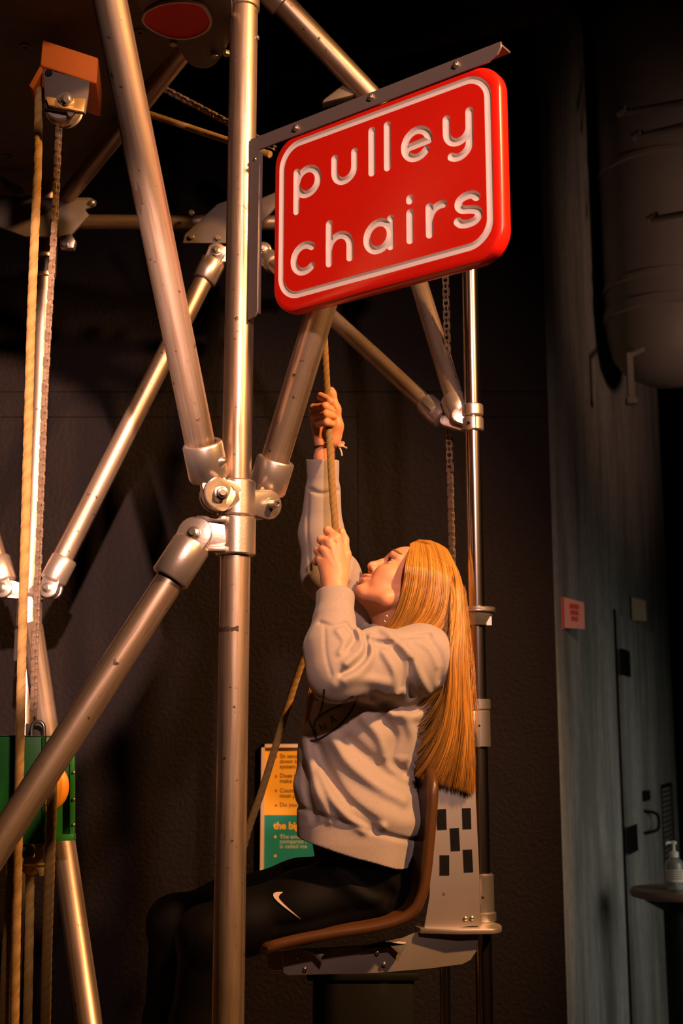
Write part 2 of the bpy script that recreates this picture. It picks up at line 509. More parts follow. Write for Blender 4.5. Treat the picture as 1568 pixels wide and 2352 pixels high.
b = MB(); b.lathe(c0, (0, 0, 1), [(.0165, .114), (.0165, .132), (.008, .136), (.0055, .138), (.0055, .158), (.011, .160), (.012, .168), (.004, .172)], 20); b.tube([(c0[0], c0[1], c0[2] + .165), (c0[0] - .022, c0[1] - .006, c0[2] + .166), (c0[0] - .03, c0[1] - .008, c0[2] + .160)], .0045, 8)
b.build('pump', M['plasticw'], root)

# instruction panel on the back wall
def text_mesh(s, size, bold=0.0):
    cu = bpy.data.curves.new('t', 'FONT'); cu.body = s; cu.size = size; cu.offset = bold; cu.resolution_u = 3
    o = bpy.data.objects.new('t', cu); COL.objects.link(o)
    dg = bpy.context.evaluated_depsgraph_get(); dg.update()
    me = bpy.data.meshes.new_from_object(o.evaluated_get(dg))
    bpy.data.objects.remove(o); me.materials.clear()
    return me


yW = 3.985
tl = P(601, 1709, yW); br = P(860, 2110, yW)
root = thing('instruction_panel', (tl[0], 4.0, br[2]), 'yellow and teal framed instruction panel on black wall', 'sign')
mid = P(640, 1872, yW)[2]; fx = .011
b = MB(); b.prism([(tl[0] + fx, yW, mid), (br[0] - fx, yW, mid), (br[0] - fx, yW, tl[2] - fx), (tl[0] + fx, yW, tl[2] - fx)], (0, 0, 0), (0, .015, 0)); b.build('yellow_sheet', M['yellow'], root, smooth=False)
b = MB(); b.prism([(tl[0] + fx, yW, br[2] + fx), (br[0] - fx, yW, br[2] + fx), (br[0] - fx, yW, mid), (tl[0] + fx, yW, mid)], (0, 0, 0), (0, .015, 0)); b.build('teal_sheet', M['teal'], root, smooth=False)
b = MB()
b.box((tl[0] + fx / 2, yW - .002, (tl[2] + br[2]) / 2), (fx / 2, 0, 0), (0, .014, 0), (0, 0, (tl[2] - br[2]) / 2))
b.box((br[0] - fx / 2, yW - .002, (tl[2] + br[2]) / 2), (fx / 2, 0, 0), (0, .014, 0), (0, 0, (tl[2] - br[2]) / 2))
b.box(((tl[0] + br[0]) / 2, yW - .002, tl[2] - fx / 2), ((br[0] - tl[0]) / 2, 0, 0), (0, .014, 0), (0, 0, fx / 2))
b.box(((tl[0] + br[0]) / 2, yW - .002, br[2] + fx / 2), ((br[0] - tl[0]) / 2, 0, 0), (0, .014, 0), (0, 0, fx / 2))
b.build('panel_frame', M['frame'], root, smooth=False)


def wall_text(s, px, py, size, m, bold=0.0):
    me = text_mesh(s, size, bold)
    q = P(px, py, yW)
    me.transform(Matrix.Translation((q[0], yW - .0008, q[2])) @ Matrix.Rotation(math.pi / 2, 4, 'X'))
    add('printed_text', me, m, root, smooth=False)


for s, py in (('Sit secure', 1741), ('down to', 1753), ('system u', 1765), ('Does the', 1786), ('make it e', 1798), ('Count ho', 1820), ('must pul', 1832), ('Do you pu', 1853)):
    wall_text(s, 642, py, .0185, M['ink'], .0003)
for py in (1738, 1783, 1816, 1850):
    b = MB(); q = P(634, py, yW); b.lathe((q[0], yW, q[2]), (0, -1, 0), [(.0042, 0), (.0042, .001)], 10); b.build('bullet', M['inkr'], root, smooth=False)
wall_text('the big', 628, 1904, .030, M['inky'], .0012)
for s, py in (('The amount', 1926), ('compared t', 1937), ('is called me', 1948)):
    wall_text(s, 642, py, .0185, M['inkw'], .0003)
for py in (1922, 1966):
    b = MB(); q = P(632, py, yW); b.lathe((q[0], yW, q[2]), (0, -1, 0), [(.0042, 0), (.0042, .001)], 10); b.build('bullet', M['inky'], root, smooth=False)

# ================================================================== the pipe frame
FR = thing('pipe_frame', (-.211, 2.4, 0), 'tall worn aluminium pipe frame with diagonal braces and swivel fittings', 'frame')


def pipe(name, a, b, r, m=None, parent=None, n=36, label=None):
    """round pipe whose local z runs along it, so that the wear follows the pipe"""
    a = V(a); b = V(b)
    L = (b - a).length
    k = MB(); k.lathe((0, 0, 0), (0, 0, 1), [(r * .86, 0), (r, .0015), (r, L - .0015), (r * .86, L)], n, hint=(1, 0, 0))
    me = mesh_of(k.v, k.f, name)
    o = add(name, me, m or M['pipe'], parent, label=label)
    o.location = a - (world_loc(parent) if parent else Vector((0, 0, 0)))
    o.rotation_mode = 'QUATERNION'
    o.rotation_quaternion = (b - a).to_track_quat('Z', 'Y')
    return o


def ext(a, b, t):
    a = np.array(a); b = np.array(b)
    return a + (b - a) * t


MX, MY = -.211, 2.4
mz = lambda py: float(P(545, py, MY)[2])
pipe('post', (MX, MY, 0), (MX, MY, 3.45), .030, parent=FR)
# wraps, marks and top sleeve of the main post
b = MB(); b.ring((MX, MY, mz(24)), (MX, MY, 3.42), .0295, .0335, 32); b.build('post_sleeve', M['pipe'], FR)
b = MB(); q = P(588, 92, MY); b.lathe((MX + .0285, MY - .008, q[2]), (.9, -.35, 0), [(.005, 0), (.005, .004), (.002, .006)], 10); b.build('bolt', M['bolt'], FR)


def marks(name, c, axis, r, a0, a1, n, h, seed, m):
    """a dark tape / scuff remnant wrapped on a pipe: ragged strip of quads"""
    rnd = random.Random(seed)
    x, y, z = basis(axis, (1, 0, 0)); c = V(c)
    vs = []; fs = []
    for i in range(n + 1):
        a = a0 + (a1 - a0) * i / n
        e = (x * math.cos(a) + y * math.sin(a)) * (r + .0006)
        w0 = h * rnd.uniform(.25, 1); w1 = h * rnd.uniform(.25, 1)
        vs += [c + e - z * w0, c + e + z * w1]
    for i in range(n): fs.append([2 * i, 2 * i + 2, 2 * i + 3, 2 * i + 1])
    MB().raw(vs, fs).build(name, m, FR, smooth=False)


marks('pen_mark', (MX, MY, mz(1447)), (0, 0, 1), .030, math.pi, math.pi * 1.62, 26, .006, 3, M['scuff'])
for z_ in (mz(1108), mz(1192)):
    pass

# collars on the main post
zc1a, zc1b, zc2b = mz(1106), mz(1189), mz(1277)
b = MB(); b.ring((MX, MY, zc1b + .001), (MX, MY, zc1a), .0295, .0385, 36, .003); b.build('collar', M['cast'], FR)
b = MB(); b.ring((MX, MY, zc2b), (MX, MY, zc1b - .001), .0295, .040, 36, .003); b.build('collar', M['cast'], FR)


def swivel(B, axis, end, d, r, post, er=.027, L=.072, wall=.010, bolt='hex', fork=False):
    """one swivel fitting: socket on the brace end, tongue, ears on the post, bolt.  d points along the brace away from the joint"""
    B = V(B); end = V(end); d = V(d).normalized(); ax = V(axis).normalized(); post = V(post)
    b = MB()
    R = r + wall
    b.lathe(end - d * .006, d, [(R * .35, 0), (R * .8, .001), (R - .003, .003), (R, .009), (R, L - .004), (R - .003, L), (r * .99, L), (r * .99, L - .02)], 32)
    so = b.build('socket', M['cast'], FR)
    fa, fb = (post, end + d * .02) if fork else (end + d * .02, post)
    b = MB(); b.prism(stadium(B, fa, er * .97, ax, r1=er * (.8 if fork else .5)), ax * -.011, ax * .011); b.build('tongue', M['cast'], FR, bevel=.004)
    for s in (-1, 1):
        b = MB(); b.prism(stadium(B, fb, er * 1.02, ax, r1=er * .85), ax * (s * .0125), ax * (s * .0245))
        b.build('ear', M['cast'], FR, bevel=.004)
    b = MB()
    b.lathe(B + ax * .0245, ax, [(.014, 0), (.014, .002), (.012, .0025)], 20)
    if bolt == 'hex':
        b.hexa(B + ax * .0265, ax, .0115, 0, .008); b.cyl(B + ax * .034, B + ax * .040, .0062, 14)
    else:
        b.cyl(B + ax * .026, B + ax * .050, .0085, 16, .001); b.lathe(B + ax * .050, ax, [(.0085, 0), (.0075, .002), (.0042, .002), (.004, -.004)], 16)
    b.build('bolt', M['bolt'], FR)
    MB().hexa(B - ax * .0245, -ax, .0115, 0, .008).build('nut', M['bolt'], FR)
    return so


def brace(a, b_, r, t0=0.0, **k):
    return pipe('brace', a, b_, r, parent=FR, **k)


# upper-left brace, towards the camera
e1 = P(470, 1072, 2.375); t1 = P(252, 0, 1.93)
brace(e1, ext(e1, t1, 1.22), .030)
swivel(P(502, 1137, 2.345), (.32, -1, -.05), P(480, 1096, 2.372), t1 - e1, .030, (MX - .018, MY - .02, mz(1143)), er=.034, L=.078)
q = P(515, 1058, 2.335); b = MB(); b.lathe(q, (1, -.5, .1), [(.020, -.018), (.013, -.006), (.008, 0), (.0065, .002)], 16); b.build('set_screw_boss', M['cast'], FR)
b = MB(); b.hexa(V(q), (1, -.5, .1), .0045, .001, .005); b.build('set_screw', M['bolt'], FR)
dirb = V(t1 - e1)
pm = ext(e1, t1, .615)
marks('tape_scuff', pm, t1 - e1, .030, math.pi * .95, math.pi * 1.4, 14, .035, 5, M['scuff'])
# right-hand brace, up behind the sign
e2 = P(618, 1100, 2.50); t2 = P(858, 310, 2.25)
brace(e2, ext(e2, t2, 1.02), .030)
swivel(P(604, 1160, 2.445), (.62, -.78, -.1), P(612, 1126, 2.485), t2 - e2, .030, (MX + .022, MY + .015, mz(1152)), er=.030, L=.074, bolt='stud')
# lower-left brace
e3 = P(424, 1281, 2.36); t3 = P(0, 1935, 2.29)
brace(e3, ext(e3, t3, 1.55), .0285)
swivel(P(452, 1231, 2.36), (-.12, -1, .05), P(441, 1250, 2.36), t3 - e3, .0285, (MX - .02, MY - .02, mz(1235)), er=.034, L=.088, fork=True)
b = MB(); b.box((MX - .045, MY - .035, mz(1200)), (.03, 0, 0), (0, .012, 0), (0, 0, .006)); b.box((MX - .045, MY - .035, mz(1268)), (.03, 0, 0), (0, .012, 0), (0, 0, .006)); b.build('lug', M['cast'], FR, bevel=.003)

# far-left post and its braces
LX, LY = -.846, 3.3
lz = lambda py: float(P(90, py, LY)[2])
pipe('post', (LX, LY, 0), (LX, LY, 3.05), .024, parent=FR)
b = MB(); b.ring((LX, LY, lz(1440)), (LX, LY, lz(1372)), .0235, .034, 30, .003); b.build('collar', M['cast'], FR)
b = MB(); b.ring((LX, LY, lz(1520)), (LX, LY, lz(1446)), .0235, .036, 30, .003); b.build('collar', M['cast'], FR)
b = MB(); b.ring((LX, LY, lz(640)), (LX, LY, lz(560)), .0235, .030, 30, .003); b.build('collar', M['cast'], FR)
e4 = P(128, 1312, 3.26); t4 = P(488, 602, 3.34)
brace(e4, t4, .0275)
swivel(P(116, 1352, 3.255), (-.1, -1, 0), P(122, 1334, 3.26), t4 - e4, .0275, (LX + .02, LY - .02, lz(1365)), er=.026, L=.075, wall=.008, fork=True)
e4b = P(480, 620, 3.34)
swivel(P(497, 584, 3.33), (.1, -1, 0), P(490, 600, 3.34), e4 - t4, .0275, P(545, 590, 3.36), er=.026, L=.075, wall=.008, fork=True)
# brace arriving from beyond the left edge
e5 = P(4, 1322, 3.27); t5 = P(-130, 880, 3.30)
brace(e5, t5, .0275)
swivel(P(12, 1352, 3.262), (-.1, -1, 0), P(8, 1336, 3.265), t5 - e5, .0275, (LX - .02, LY - .02, lz(1360)), er=.026, L=.075, wall=.008, fork=True)
# lower leg of the far side, coming forward
brace(P(74, 1440, 3.28), P(212, 2400, 2.78), .0285)
# hidden far post behind the main post, gusset, cross bar
FX = float(P(548, 580, 3.36)[0])
pipe('post', (FX, 3.38, 0), (FX, 3.38, 3.0), .021, parent=FR)
pipe('cross_bar', P(-260, 508, 3.40), P(700, 512, 3.42), .0215, parent=FR)
gp = [P(425, 540, 3.36), P(500, 470, 3.36), P(545, 455, 3.36), P(545, 560, 3.36), P(420, 560, 3.36)]
b = MB(); b.prism(gp, (0, -.006, 0), (0, .004, 0)); b.build('gusset_plate', M['dull'], FR, bevel=.002)
for px, py in ((440, 545), (500, 547), (440, 490)):
    b = MB(); b.hexa(V(P(px, py, 3.352)), (0, -1, 0), .0085, 0, .008); b.build('bolt', M['bolt'], FR)
gp = [P(572, 470, 3.36), P(640, 440, 3.36), P(640, 470, 3.36), P(585, 530, 3.36)]
b = MB(); b.prism(gp, (0, -.006, 0), (0, .004, 0)); b.build('gusset_plate', M['dull'], FR, bevel=.002)
# right far brace from the hidden post down to the chrome rod
RX, RY = .313, 2.82
rz = lambda py: float(P(1085, py, RY)[2])
e6 = P(1000, 948, 2.90); t6 = P(606, 586, 3.34)
brace(e6, t6, .0215)
swivel(P(603, 580, 3.335), (.1, -1, 0), P(611, 590, 3.335), e6 - t6, .0215, P(560, 585, 3.36), er=.024, L=.055, wall=.007)
b = MB(); b.lathe(e6, V(t6 - e6), [(.012, -.035), (.024, -.030), (.0285, -.015), (.0285, .04), (.026, .043), (.021, .043)], 30); b.build('socket', M['cast'], FR)
b = MB(); q = V(e6) + V(t6 - e6).normalized() * .012; x_, y_, z_ = basis(V(t6 - e6), (0, -1, 0)); b.box(q + x_ * .0255 + y_ * -.004, z_ * .020, y_ * .009, x_ * .006); b.build('clamp_key', M['bolt'], FR, bevel=.002)
# steep brace down to the chrome rod
e7 = P(1046, 925, 2.85); t7 = P(858, 315, 3.30)
brace(e7, t7, .0235)
b = MB(); b.lathe(P(1052, 950, 2.845), V(t7 - e7), [(.010, -.012), (.024, -.008), (.030, .008), (.032, .02), (.032, .045), (.029, .048), (.0235, .048)], 30); b.build('socket', M['cast'], FR)
b = MB(); b.prism(stadium(P(1054, 956, 2.83), (RX, RY, rz(965)), .020, (0.2, -1, 0)), (0, -.010, 0), (0, .010, 0)); b.build('tongue', M['cast'], FR, bevel=.004)
b = MB(); b.prism(stadium(P(1022, 968, 2.86), P(1062, 978, 2.84), .014, (0.2, -1, 0)), (0, -.008, 0), (0, .008, 0)); b.build('tongue', M['cast'], FR, bevel=.003)
# steep pipe from the top of the main post to the right
a8 = P(585, -60, 2.80); b8 = P(965, 344, 3.0)
brace(a8, b8, .0300)
b = MB(); b.prism([P(800, 190, 2.93), P(812, 196, 2.93), P(812, 222, 2.93), P(740, 240, 2.93), P(745, 232, 2.93)], (0, -.01, 0), (0, .02, 0)); b.build('gusset_plate', M['dull'], FR, bevel=.001)
b = MB(); b.ring(P(610, -30, 2.81), P(648, 10, 2.83), .0295, .037, 30); b.build('collar', M['cast'], FR)

# chrome guide rods that carry the chair
pipe('guide_rod', (RX, RY, 0), (RX, RY, rz(420)), .0190, M['chrome'], FR)
for y0, y1 in ((930, 957), (960, 991)):
    b = MB(); b.ring((RX, RY, rz(y1)), (RX, RY, rz(y0)), .0188, .0255, 30, .003); b.build('collar', M['cast'], FR)
b = MB(); b.lathe((RX - .012, RY - .0225, rz(977)), (-.45, -.9, 0), [(.0035, 0), (.0035, .0035)], 10); b.build('set_screw', M['black'], FR)
b = MB(); b.box((RX + .004, RY - .0255, rz(975)), (.0006, 0, 0), (0, .0012, 0), (0, 0, .014)); b.build('split_line', M['black'], FR)
# stop disc with clamp under it
zd = rz(1408)
b = MB(); b.lathe((RX, RY, zd), (0, 0, 1), [(.019, 0), (.041, 0), (.0435, .002), (.0435, .004), (.040, .0055), (.0405, .007), (.0435, .0085), (.0435, .0105), (.041, .0125), (.019, .0125)], 40); b.build('stop_disc', M['collar'], FR)
b = MB(); b.lathe((RX, RY, zd - .030), (0, 0, 1), [(.020, 0), (.026, .001), (.036, .022), (.037, .029), (.020, .029)], 36); b.box((RX + .026, RY - .012, zd - .020), (.006, 0, 0), (0, .008, 0), (0, 0, .010)); b.build('stop_clamp', M['collar'], FR)
b = MB(); b.lathe((RX - .026, RY - .018, zd - .017), (-.6, -.8, 0), [(.004, 0), (.004, .004)], 10); b.build('set_screw', M['black'], FR)
pipe('guide_rod', P(1023, 2500, 3.02) * np.array([1, 1, 0]) + np.array([0, 0, 0.]), (float(P(1021, 2215, 3.02)[0]), 3.02, float(P(1021, 2170, 3.02)[2])), .0125, M['chrome'], FR)

# platform overhead: triangular board between the posts, its edge pipe, the grey plate with a red egg
PZ = 3.0
pc = [(-1.9, 3.38, PZ), (-.84, 3.38, PZ), (-.19, 2.34, PZ), (-.35, 2.0, PZ), (-1.9, 2.0, PZ)]
b = MB(); b.prism(pc, (0, 0, 0), (0, 0, .03)); b.build('platform_board', M['board'], FR, smooth=False)
pipe('edge_pipe', P(455, 75, 2.56), P(140, 468, 3.26), .0235, parent=FR)
for px, py in ((322, 72), (20, 358), (58, 105)):
    d = ray(px, py); t = (PZ - CAM[2]) / d[2]; q = CAM + d * t
    b = MB(); b.lathe(q, (0, 0, -1), [(.013, 0), (.013, .004), (.006, .004), (.006, .001)], 14); b.build('bolt', M['dull'], FR)


def at_z(px, py, z):
    d = ray(px, py); return CAM + d * ((z - CAM[2]) / d[2])


zp = PZ - .055
out = catmull([at_z(*p_, zp) for p_ in ((300, -40), (318, 10), (345, 52), (400, 100), (432, 145), (462, 158), (492, 150), (520, 110), (532, 60), (520, -40), (420, -80), (300, -40))], 48)[:-1]
b = MB(); b.prism(out, (0, 0, 0), (0, 0, .010)); b.build('egg_plate', M['dull'], FR, bevel=.002)
egg = [(325, 38), (335, 22), (370, 5), (420, -1), (462, 6), (480, 25), (487, 50), (470, 72), (430, 86), (385, 82), (345, 64), (328, 48), (325, 38)]
oe = catmull([at_z(*p_, zp - .002) for p_ in egg], 60)[:-1]
cx = sum(oe) / len(oe)
ring = [cx + (p_ - cx) * .93 for p_ in oe]
vs = [tuple(p_) for p_ in oe] + [tuple(p_) for p_ in ring] + [tuple(p_ - np.array([0, 0, .006])) for p_ in oe] + [tuple(p_ - np.array([0, 0, .006])) for p_ in ring]
n_ = len(oe); fs = []
for i in range(n_):
    j = (i + 1) % n_
    fs += [[i, j, n_ * 2 + j, n_ * 2 + i], [n_ * 2 + i, n_ * 2 + j, n_ * 3 + j, n_ * 3 + i], [n_ * 3 + i, n_ * 3 + j, n_ + j, n_ + i]]
MB().raw(vs, fs).build('egg_rim', M['frame'], FR)
M['egg'] = mat('red_rippled_disc', (.80, .030, .014), .45, 0, .35, noise=(26, .6, (.50, .014, .008)))
b = MB(); b.prism(ring, (0, 0, -.003), (0, 0, .001)); b.build('egg_disc', M['egg'], FR, label='red rippled egg-shaped disc')
for px, py in ((492, 122), (398, 95), (520, 118)):
    q = at_z(px, py, zp); b = MB(); b.hexa(V(q), (0, 0, -1), .009, 0, .010); b.build('bolt', M['bolt'], FR)
# slotted plate at the far-left post, with nut and clip
gp = [P(-120, 455, 3.22), P(208, 455, 3.22), P(221, 462, 3.22), P(219, 473, 3.22), P(195, 482, 3.22), P(205, 495, 3.22), P(160, 545, 3.22), P(60, 545, 3.22), P(-60, 500, 3.22), P(-120, 500, 3.22)]
b = MB(); b.prism(gp, (0, -.005, 0), (0, .006, 0)); b.build('gusset_plate', M['dull'], FR, bevel=.002)
for px, py in ((28, 470), (30, 506), (125, 505), (100, 470)):
    b = MB(); b.lathe(P(px, py, 3.213), (0, -1, 0), [(.008, 0), (.007, .003)], 12); b.build('rivet', M['dull'], FR)
b = MB(); b.lathe(P(212, 465, 3.212), (0, -1, 0), [(.010, 0), (.007, .006), (.002, .008)], 14); b.build('rivet', M['bolt'], FR)
b = MB(); b.prism([P(140, 545, 3.2), P(165, 540, 3.2), P(175, 555, 3.2), P(170, 574, 3.2), P(140, 572, 3.2)], (0, -.012, 0), (0, .012, 0)); b.build('clip', M['cast'], FR, bevel=.003)
b = MB(); b.hexa(V(P(150, 562, 3.186)), (0, -1, 0), .009, 0, .009); b.build('bolt', M['bolt'], FR)
b = MB(); b.prism([P(0, 408, 3.2), P(12, 412, 3.2), P(52, 432, 3.2), P(56, 448, 3.2), P(40, 450, 3.2), P(10, 432, 3.2)], (0, -.008, 0), (0, .02, 0)); b.build('clip', M['dull'], FR, bevel=.002)

# ================================================================== sign and its bracket
SU = Vector((.8, -.6, 0)); SN = Vector((-.6, -.8, 0)); SO = Vector((-.175, 2.365, 0))


def SW(s, z, d=0.0):
    return SO + SU * s + SN * d + Vector((0, 0, z))


BR = thing('sign_bracket', SW(-.02, 2.25), 'dark grey angle-iron bracket carrying the red sign', 'bracket')
# top arm: web towards the viewer, flange behind on top; vertical leg on the post
b = MB()
b.prism([SW(-.018, 2.655), SW(-.018, 2.640), SW(.004, 2.624), SW(.556, 2.628), SW(.574, 2.636), SW(.582, 2.648), SW(.582, 2.659)], SN * .0, SN * .004)
b.build('web', M['bracket'], BR, bevel=.0008, seg=1)
b = MB(); b.prism([SW(-.018, 2.655), SW(.580, 2.658), SW(.580, 2.654), SW(-.018, 2.651)], SN * -.034, SN * .0)
b.build('flange', M['bracket'], BR, bevel=.0008, seg=1)
b = MB(); b.prism([SW(-.018, 2.645), SW(.008, 2.628), SW(.008, 2.272), SW(.002, 2.262), SW(-.018, 2.257)], SN * -.001, SN * .0035)
b.build('leg_web', M['bracket'], BR, bevel=.0008, seg=1)
b = MB(); b.prism([SW(.0045, 2.62), SW(.008, 2.62), SW(.008, 2.268), SW(.0045, 2.268)], SN * -.008, SN * -.001)
b.build('leg_flange', M['bracket'], BR, bevel=.0008, seg=1)
for px, py in ((683, 297), (855, 226), (1050, 152)):
    d = ray(px, py); o_ = np.array(SO); n_ = np.array(SN); t = ((o_ - CAM) @ n_) / (d @ n_); q = V(CAM + d * t)
    b = MB(); b.hexa(q + SN * .004, SN, .0072, 0, .005); b.cyl(q + SN * .008, q + SN * .012, .0038, 10); b.build('bolt', M['bolt'], BR)
b = MB(); q = SW(-.004, 2.606, .0035); b.lathe(q, SN, [(.004, 0), (.003, .003)], 12); b.build('bolt', M['bolt'], BR)

SG = thing('pulley_chairs_sign', SW(.31, 2.256, -.01), 'red rounded sign with engraved white words reading pulley chairs', 'sign')


def rrect(s0, s1, z0, z1, r, n=10):
    pts = []
    for (cs, cz, a) in ((s1 - r, z1 - r, 0), (s0 + r, z1 - r, 90), (s0 + r, z0 + r, 180), (s1 - r, z0 + r, 270)):
        for i in range(n + 1):
            t = math.radians(a + 90 * i / n)
            pts.append((cs + r * math.cos(t), cz + r * math.sin(t)))
    return pts


def sign_board():
    rings = []
    for ins, d in ((.011, 0), (.0065, -.0010), (.0030, -.0035), (.0008, -.0075), (0, -.012), (0, -.026), (.0015, -.0295), (.004, -.031)):
        rings.append([SW(s, z, d) for s, z in rrect(.043 + ins, .575 - ins, 2.253 + ins, 2.632 - ins, .058 - ins, 14)])
    n = len(rings[0]); vs = [p for r in rings for p in r]; fs = []
    for k in range(len(rings) - 1):
        for i in range(n):
            j = (i + 1) % n
            fs.append([k * n + i, k * n + j, (k + 1) * n + j, (k + 1) * n + i])
    fs.append(list(range(n))); fs.append([(len(rings) - 1) * n + i for i in range(n)][::-1])
    return vs, fs


GR, GB, GDp = .0080, .0046, .0075     # half width at the face, at the floor, depth


def stroke(mb, path, closed=False):
    """a routed groove cutter along a 2-D path in the sign plane"""
    p = [np.array(q, float) for q in path]
    m = len(p)

    def outline(r):
        if closed:
            L_, R2 = [], []
            for i in range(m):
                t = p[(i + 1) % m] - p[i - 1]; t /= np.linalg.norm(t); nn = np.array([-t[1], t[0]])
                L_.append(p[i] + nn * r); R2.append(p[i] - nn * r)
            return L_, R2
        L_, R2 = [], []
        for i in range(m):
            t = p[min(i + 1, m - 1)] - p[max(i - 1, 0)]; t /= np.linalg.norm(t); nn = np.array([-t[1], t[0]])
            L_.append(p[i] + nn * r); R2.append(p[i] - nn * r)
        t1_ = p[-1] - p[-2]; a1 = math.atan2(t1_[1], t1_[0]); t0_ = p[1] - p[0]; a0 = math.atan2(t0_[1], t0_[0])
        capE = [p[-1] + r * np.array([math.cos(a1 + math.pi / 2 - math.pi * k / 8), math.sin(a1 + math.pi / 2 - math.pi * k / 8)]) for k in range(1, 8)]
        capS = [p[0] + r * np.array([math.cos(a0 - math.pi / 2 - math.pi * k / 8), math.sin(a0 - math.pi / 2 - math.pi * k / 8)]) for k in range(1, 8)]
        return L_ + capE + R2[::-1] + capS, None
    rt = GR + (GR - GB) / GDp * .003
    if closed:
        a, a2 = outline(rt); c, c2 = outline(GB)
        vs = [SW(q[0], q[1], .003) for q in a] + [SW(q[0], q[1], .003) for q in a2] + [SW(q[0], q[1], -GDp) for q in c] + [SW(q[0], q[1], -GDp) for q in c2]
        fs = []
        for i in range(m):
            j = (i + 1) % m
            fs += [[i, j, m + j, m + i], [2 * m + i, 3 * m + i, 3 * m + j, 2 * m + j], [i, 2 * m + i, 2 * m + j, j], [m + i, m + j, 3 * m + j, 3 * m + i]]
        mb.raw(vs, fs)
    else:
        a, _ = outline(rt); c, _ = outline(GB); n = len(a)
        vs = [SW(q[0], q[1], .003) for q in a] + [SW(q[0], q[1], -GDp) for q in c]
        fs = [list(range(n)), [n + i for i in range(n)][::-1]] + [[i, n + i, n + (i + 1) % n, (i + 1) % n] for i in range(n)]
        mb.raw(vs, fs)


def arc(cs, cz, r, a0, a1, n=16):
    return [(cs + r * math.cos(math.radians(a0 + (a1 - a0) * i / n)), cz + r * math.sin(math.radians(a0 + (a1 - a0) * i / n))) for i in range(n + 1)]


def circ(cs, cz, r, n=28):
    return [(cs + r * math.cos(2 * math.pi * i / n), cz + r * math.sin(2 * math.pi * i / n)) for i in range(n)]


LET = {
    'p': [([(.1055, 2.546), (.1055, 2.462)], 0), (circ(.1335, 2.5185, .0268), 1)],
    'u': [([(.2015, 2.547)] + arc(.226, 2.518, .0245, 180, 360) + [(.2505, 2.547)], 0)],
    'l': [([(.292, 2.578), (.292, 2.491)], 0)],
    'l2': [([(.3285, 2.578), (.3285, 2.491)], 0)],
    'e': [(arc(.3955, 2.5185, .0275, 0, 318, 24), 0), ([(.3695, 2.5160), (.4225, 2.5185)], 0)],
    'y': [([(.4615, 2.547)] + arc(.486, 2.519, .0245, 180, 350), 0), ([(.5105, 2.548)] + arc(.486, 2.489, .0245, 0, -128, 12), 0)],
    'c': [(arc(.127, 2.357, .0275, 48, 312, 22), 0)],
    'h': [([(.1885, 2.413), (.1885, 2.331)], 0), (arc(.2137, 2.358, .0252, 176, 0, 14) + [(.2389, 2.331)], 0)],
    'a': [(circ(.3065, 2.357, .0275), 1), ([(.3345, 2.385), (.3345, 2.330)], 0)],
    'i': [([(.3785, 2.385), (.3785, 2.331)], 0), ([(.3785, 2.4095), (.3785, 2.4135)], 0)],
    'r': [([(.4215, 2.385), (.4215, 2.331)], 0), (arc(.4475, 2.357, .026, 176, 80, 10), 0)],
    's': [([tuple(q) for q in catmull([(.5225, 2.3765), (.514, 2.3835), (.499, 2.3845), (.486, 2.3785), (.4845, 2.368), (.493, 2.360), (.508, 2.3565), (.5225, 2.351), (.526, 2.342), (.519, 2.333), (.504, 2.3305), (.489, 2.3335), (.4815, 2.340)], 36)], 0)],
}
bm_board = MB().raw(*sign_board())
bo = bm_board.build('board', M['red'], None)
bo.data.materials.append(M['white'])
cut = MB()
for k_, st in LET.items():
    for path, cl in st:
        stroke(cut, path, bool(cl))
_gr = GR; GR = .0070; GB = .0038; GDp = .0055
stroke(cut, rrect(.067, .550, 2.285, 2.609, .046, 12), True)
co = cut.build('cutter', M['white'], None, smooth=False)
md = bo.modifiers.new('b', 'BOOLEAN'); md.operation = 'DIFFERENCE'; md.object = co; md.solver = 'EXACT'; md.use_self = True
try: md.material_mode = 'TRANSFER'
except Exception: pass
dg = bpy.context.evaluated_depsgraph_get(); dg.update()
me_cut = bpy.data.meshes.new_from_object(bo.evaluated_get(dg))
bpy.data.objects.remove(bo); bpy.data.objects.remove(co)
# split the result: red board / one trough per letter / the border groove
mats_ = [m_.name for m_ in me_cut.materials]
wi = mats_.index(M['white'].name)
co_ = [v.co.copy() for v in me_cut.vertices]
groups = {'board': []}
boxes = {}
for k_, st in LET.items():
    pts = [q for path, _ in st for q in path]
    boxes[k_] = (min(q[0] for q in pts) - .012, max(q[0] for q in pts) + .012, min(q[1] for q in pts) - .012, max(q[1] for q in pts) + .012)
for pl in me_cut.polygons:
    if pl.material_index != wi:
        groups['board'].append(list(pl.vertices)); continue
    c = pl.center - SO
    s_ = c.dot(SU); z_ = c.z
    best = 'border'
    for k_, (a, b2, c2, d2) in boxes.items():
        if a <= s_ <= b2 and c2 <= z_ <= d2: best = k_
    groups.setdefault(best, []).append(list(pl.vertices))
for k_, fl in groups.items():
    used = sorted({i for f_ in fl for i in f_}); ix = {v: i for i, v in enumerate(used)}
    me = mesh_of([co_[i] for i in used], [[ix[i] for i in f_] for f_ in fl])
    nm = 'board' if k_ == 'board' else ('engraved_border' if k_ == 'border' else 'engraved_letter')
    add(nm, me, M['red'] if k_ == 'board' else M['white'], SG, smooth=(k_ == 'board'), sharp=25)

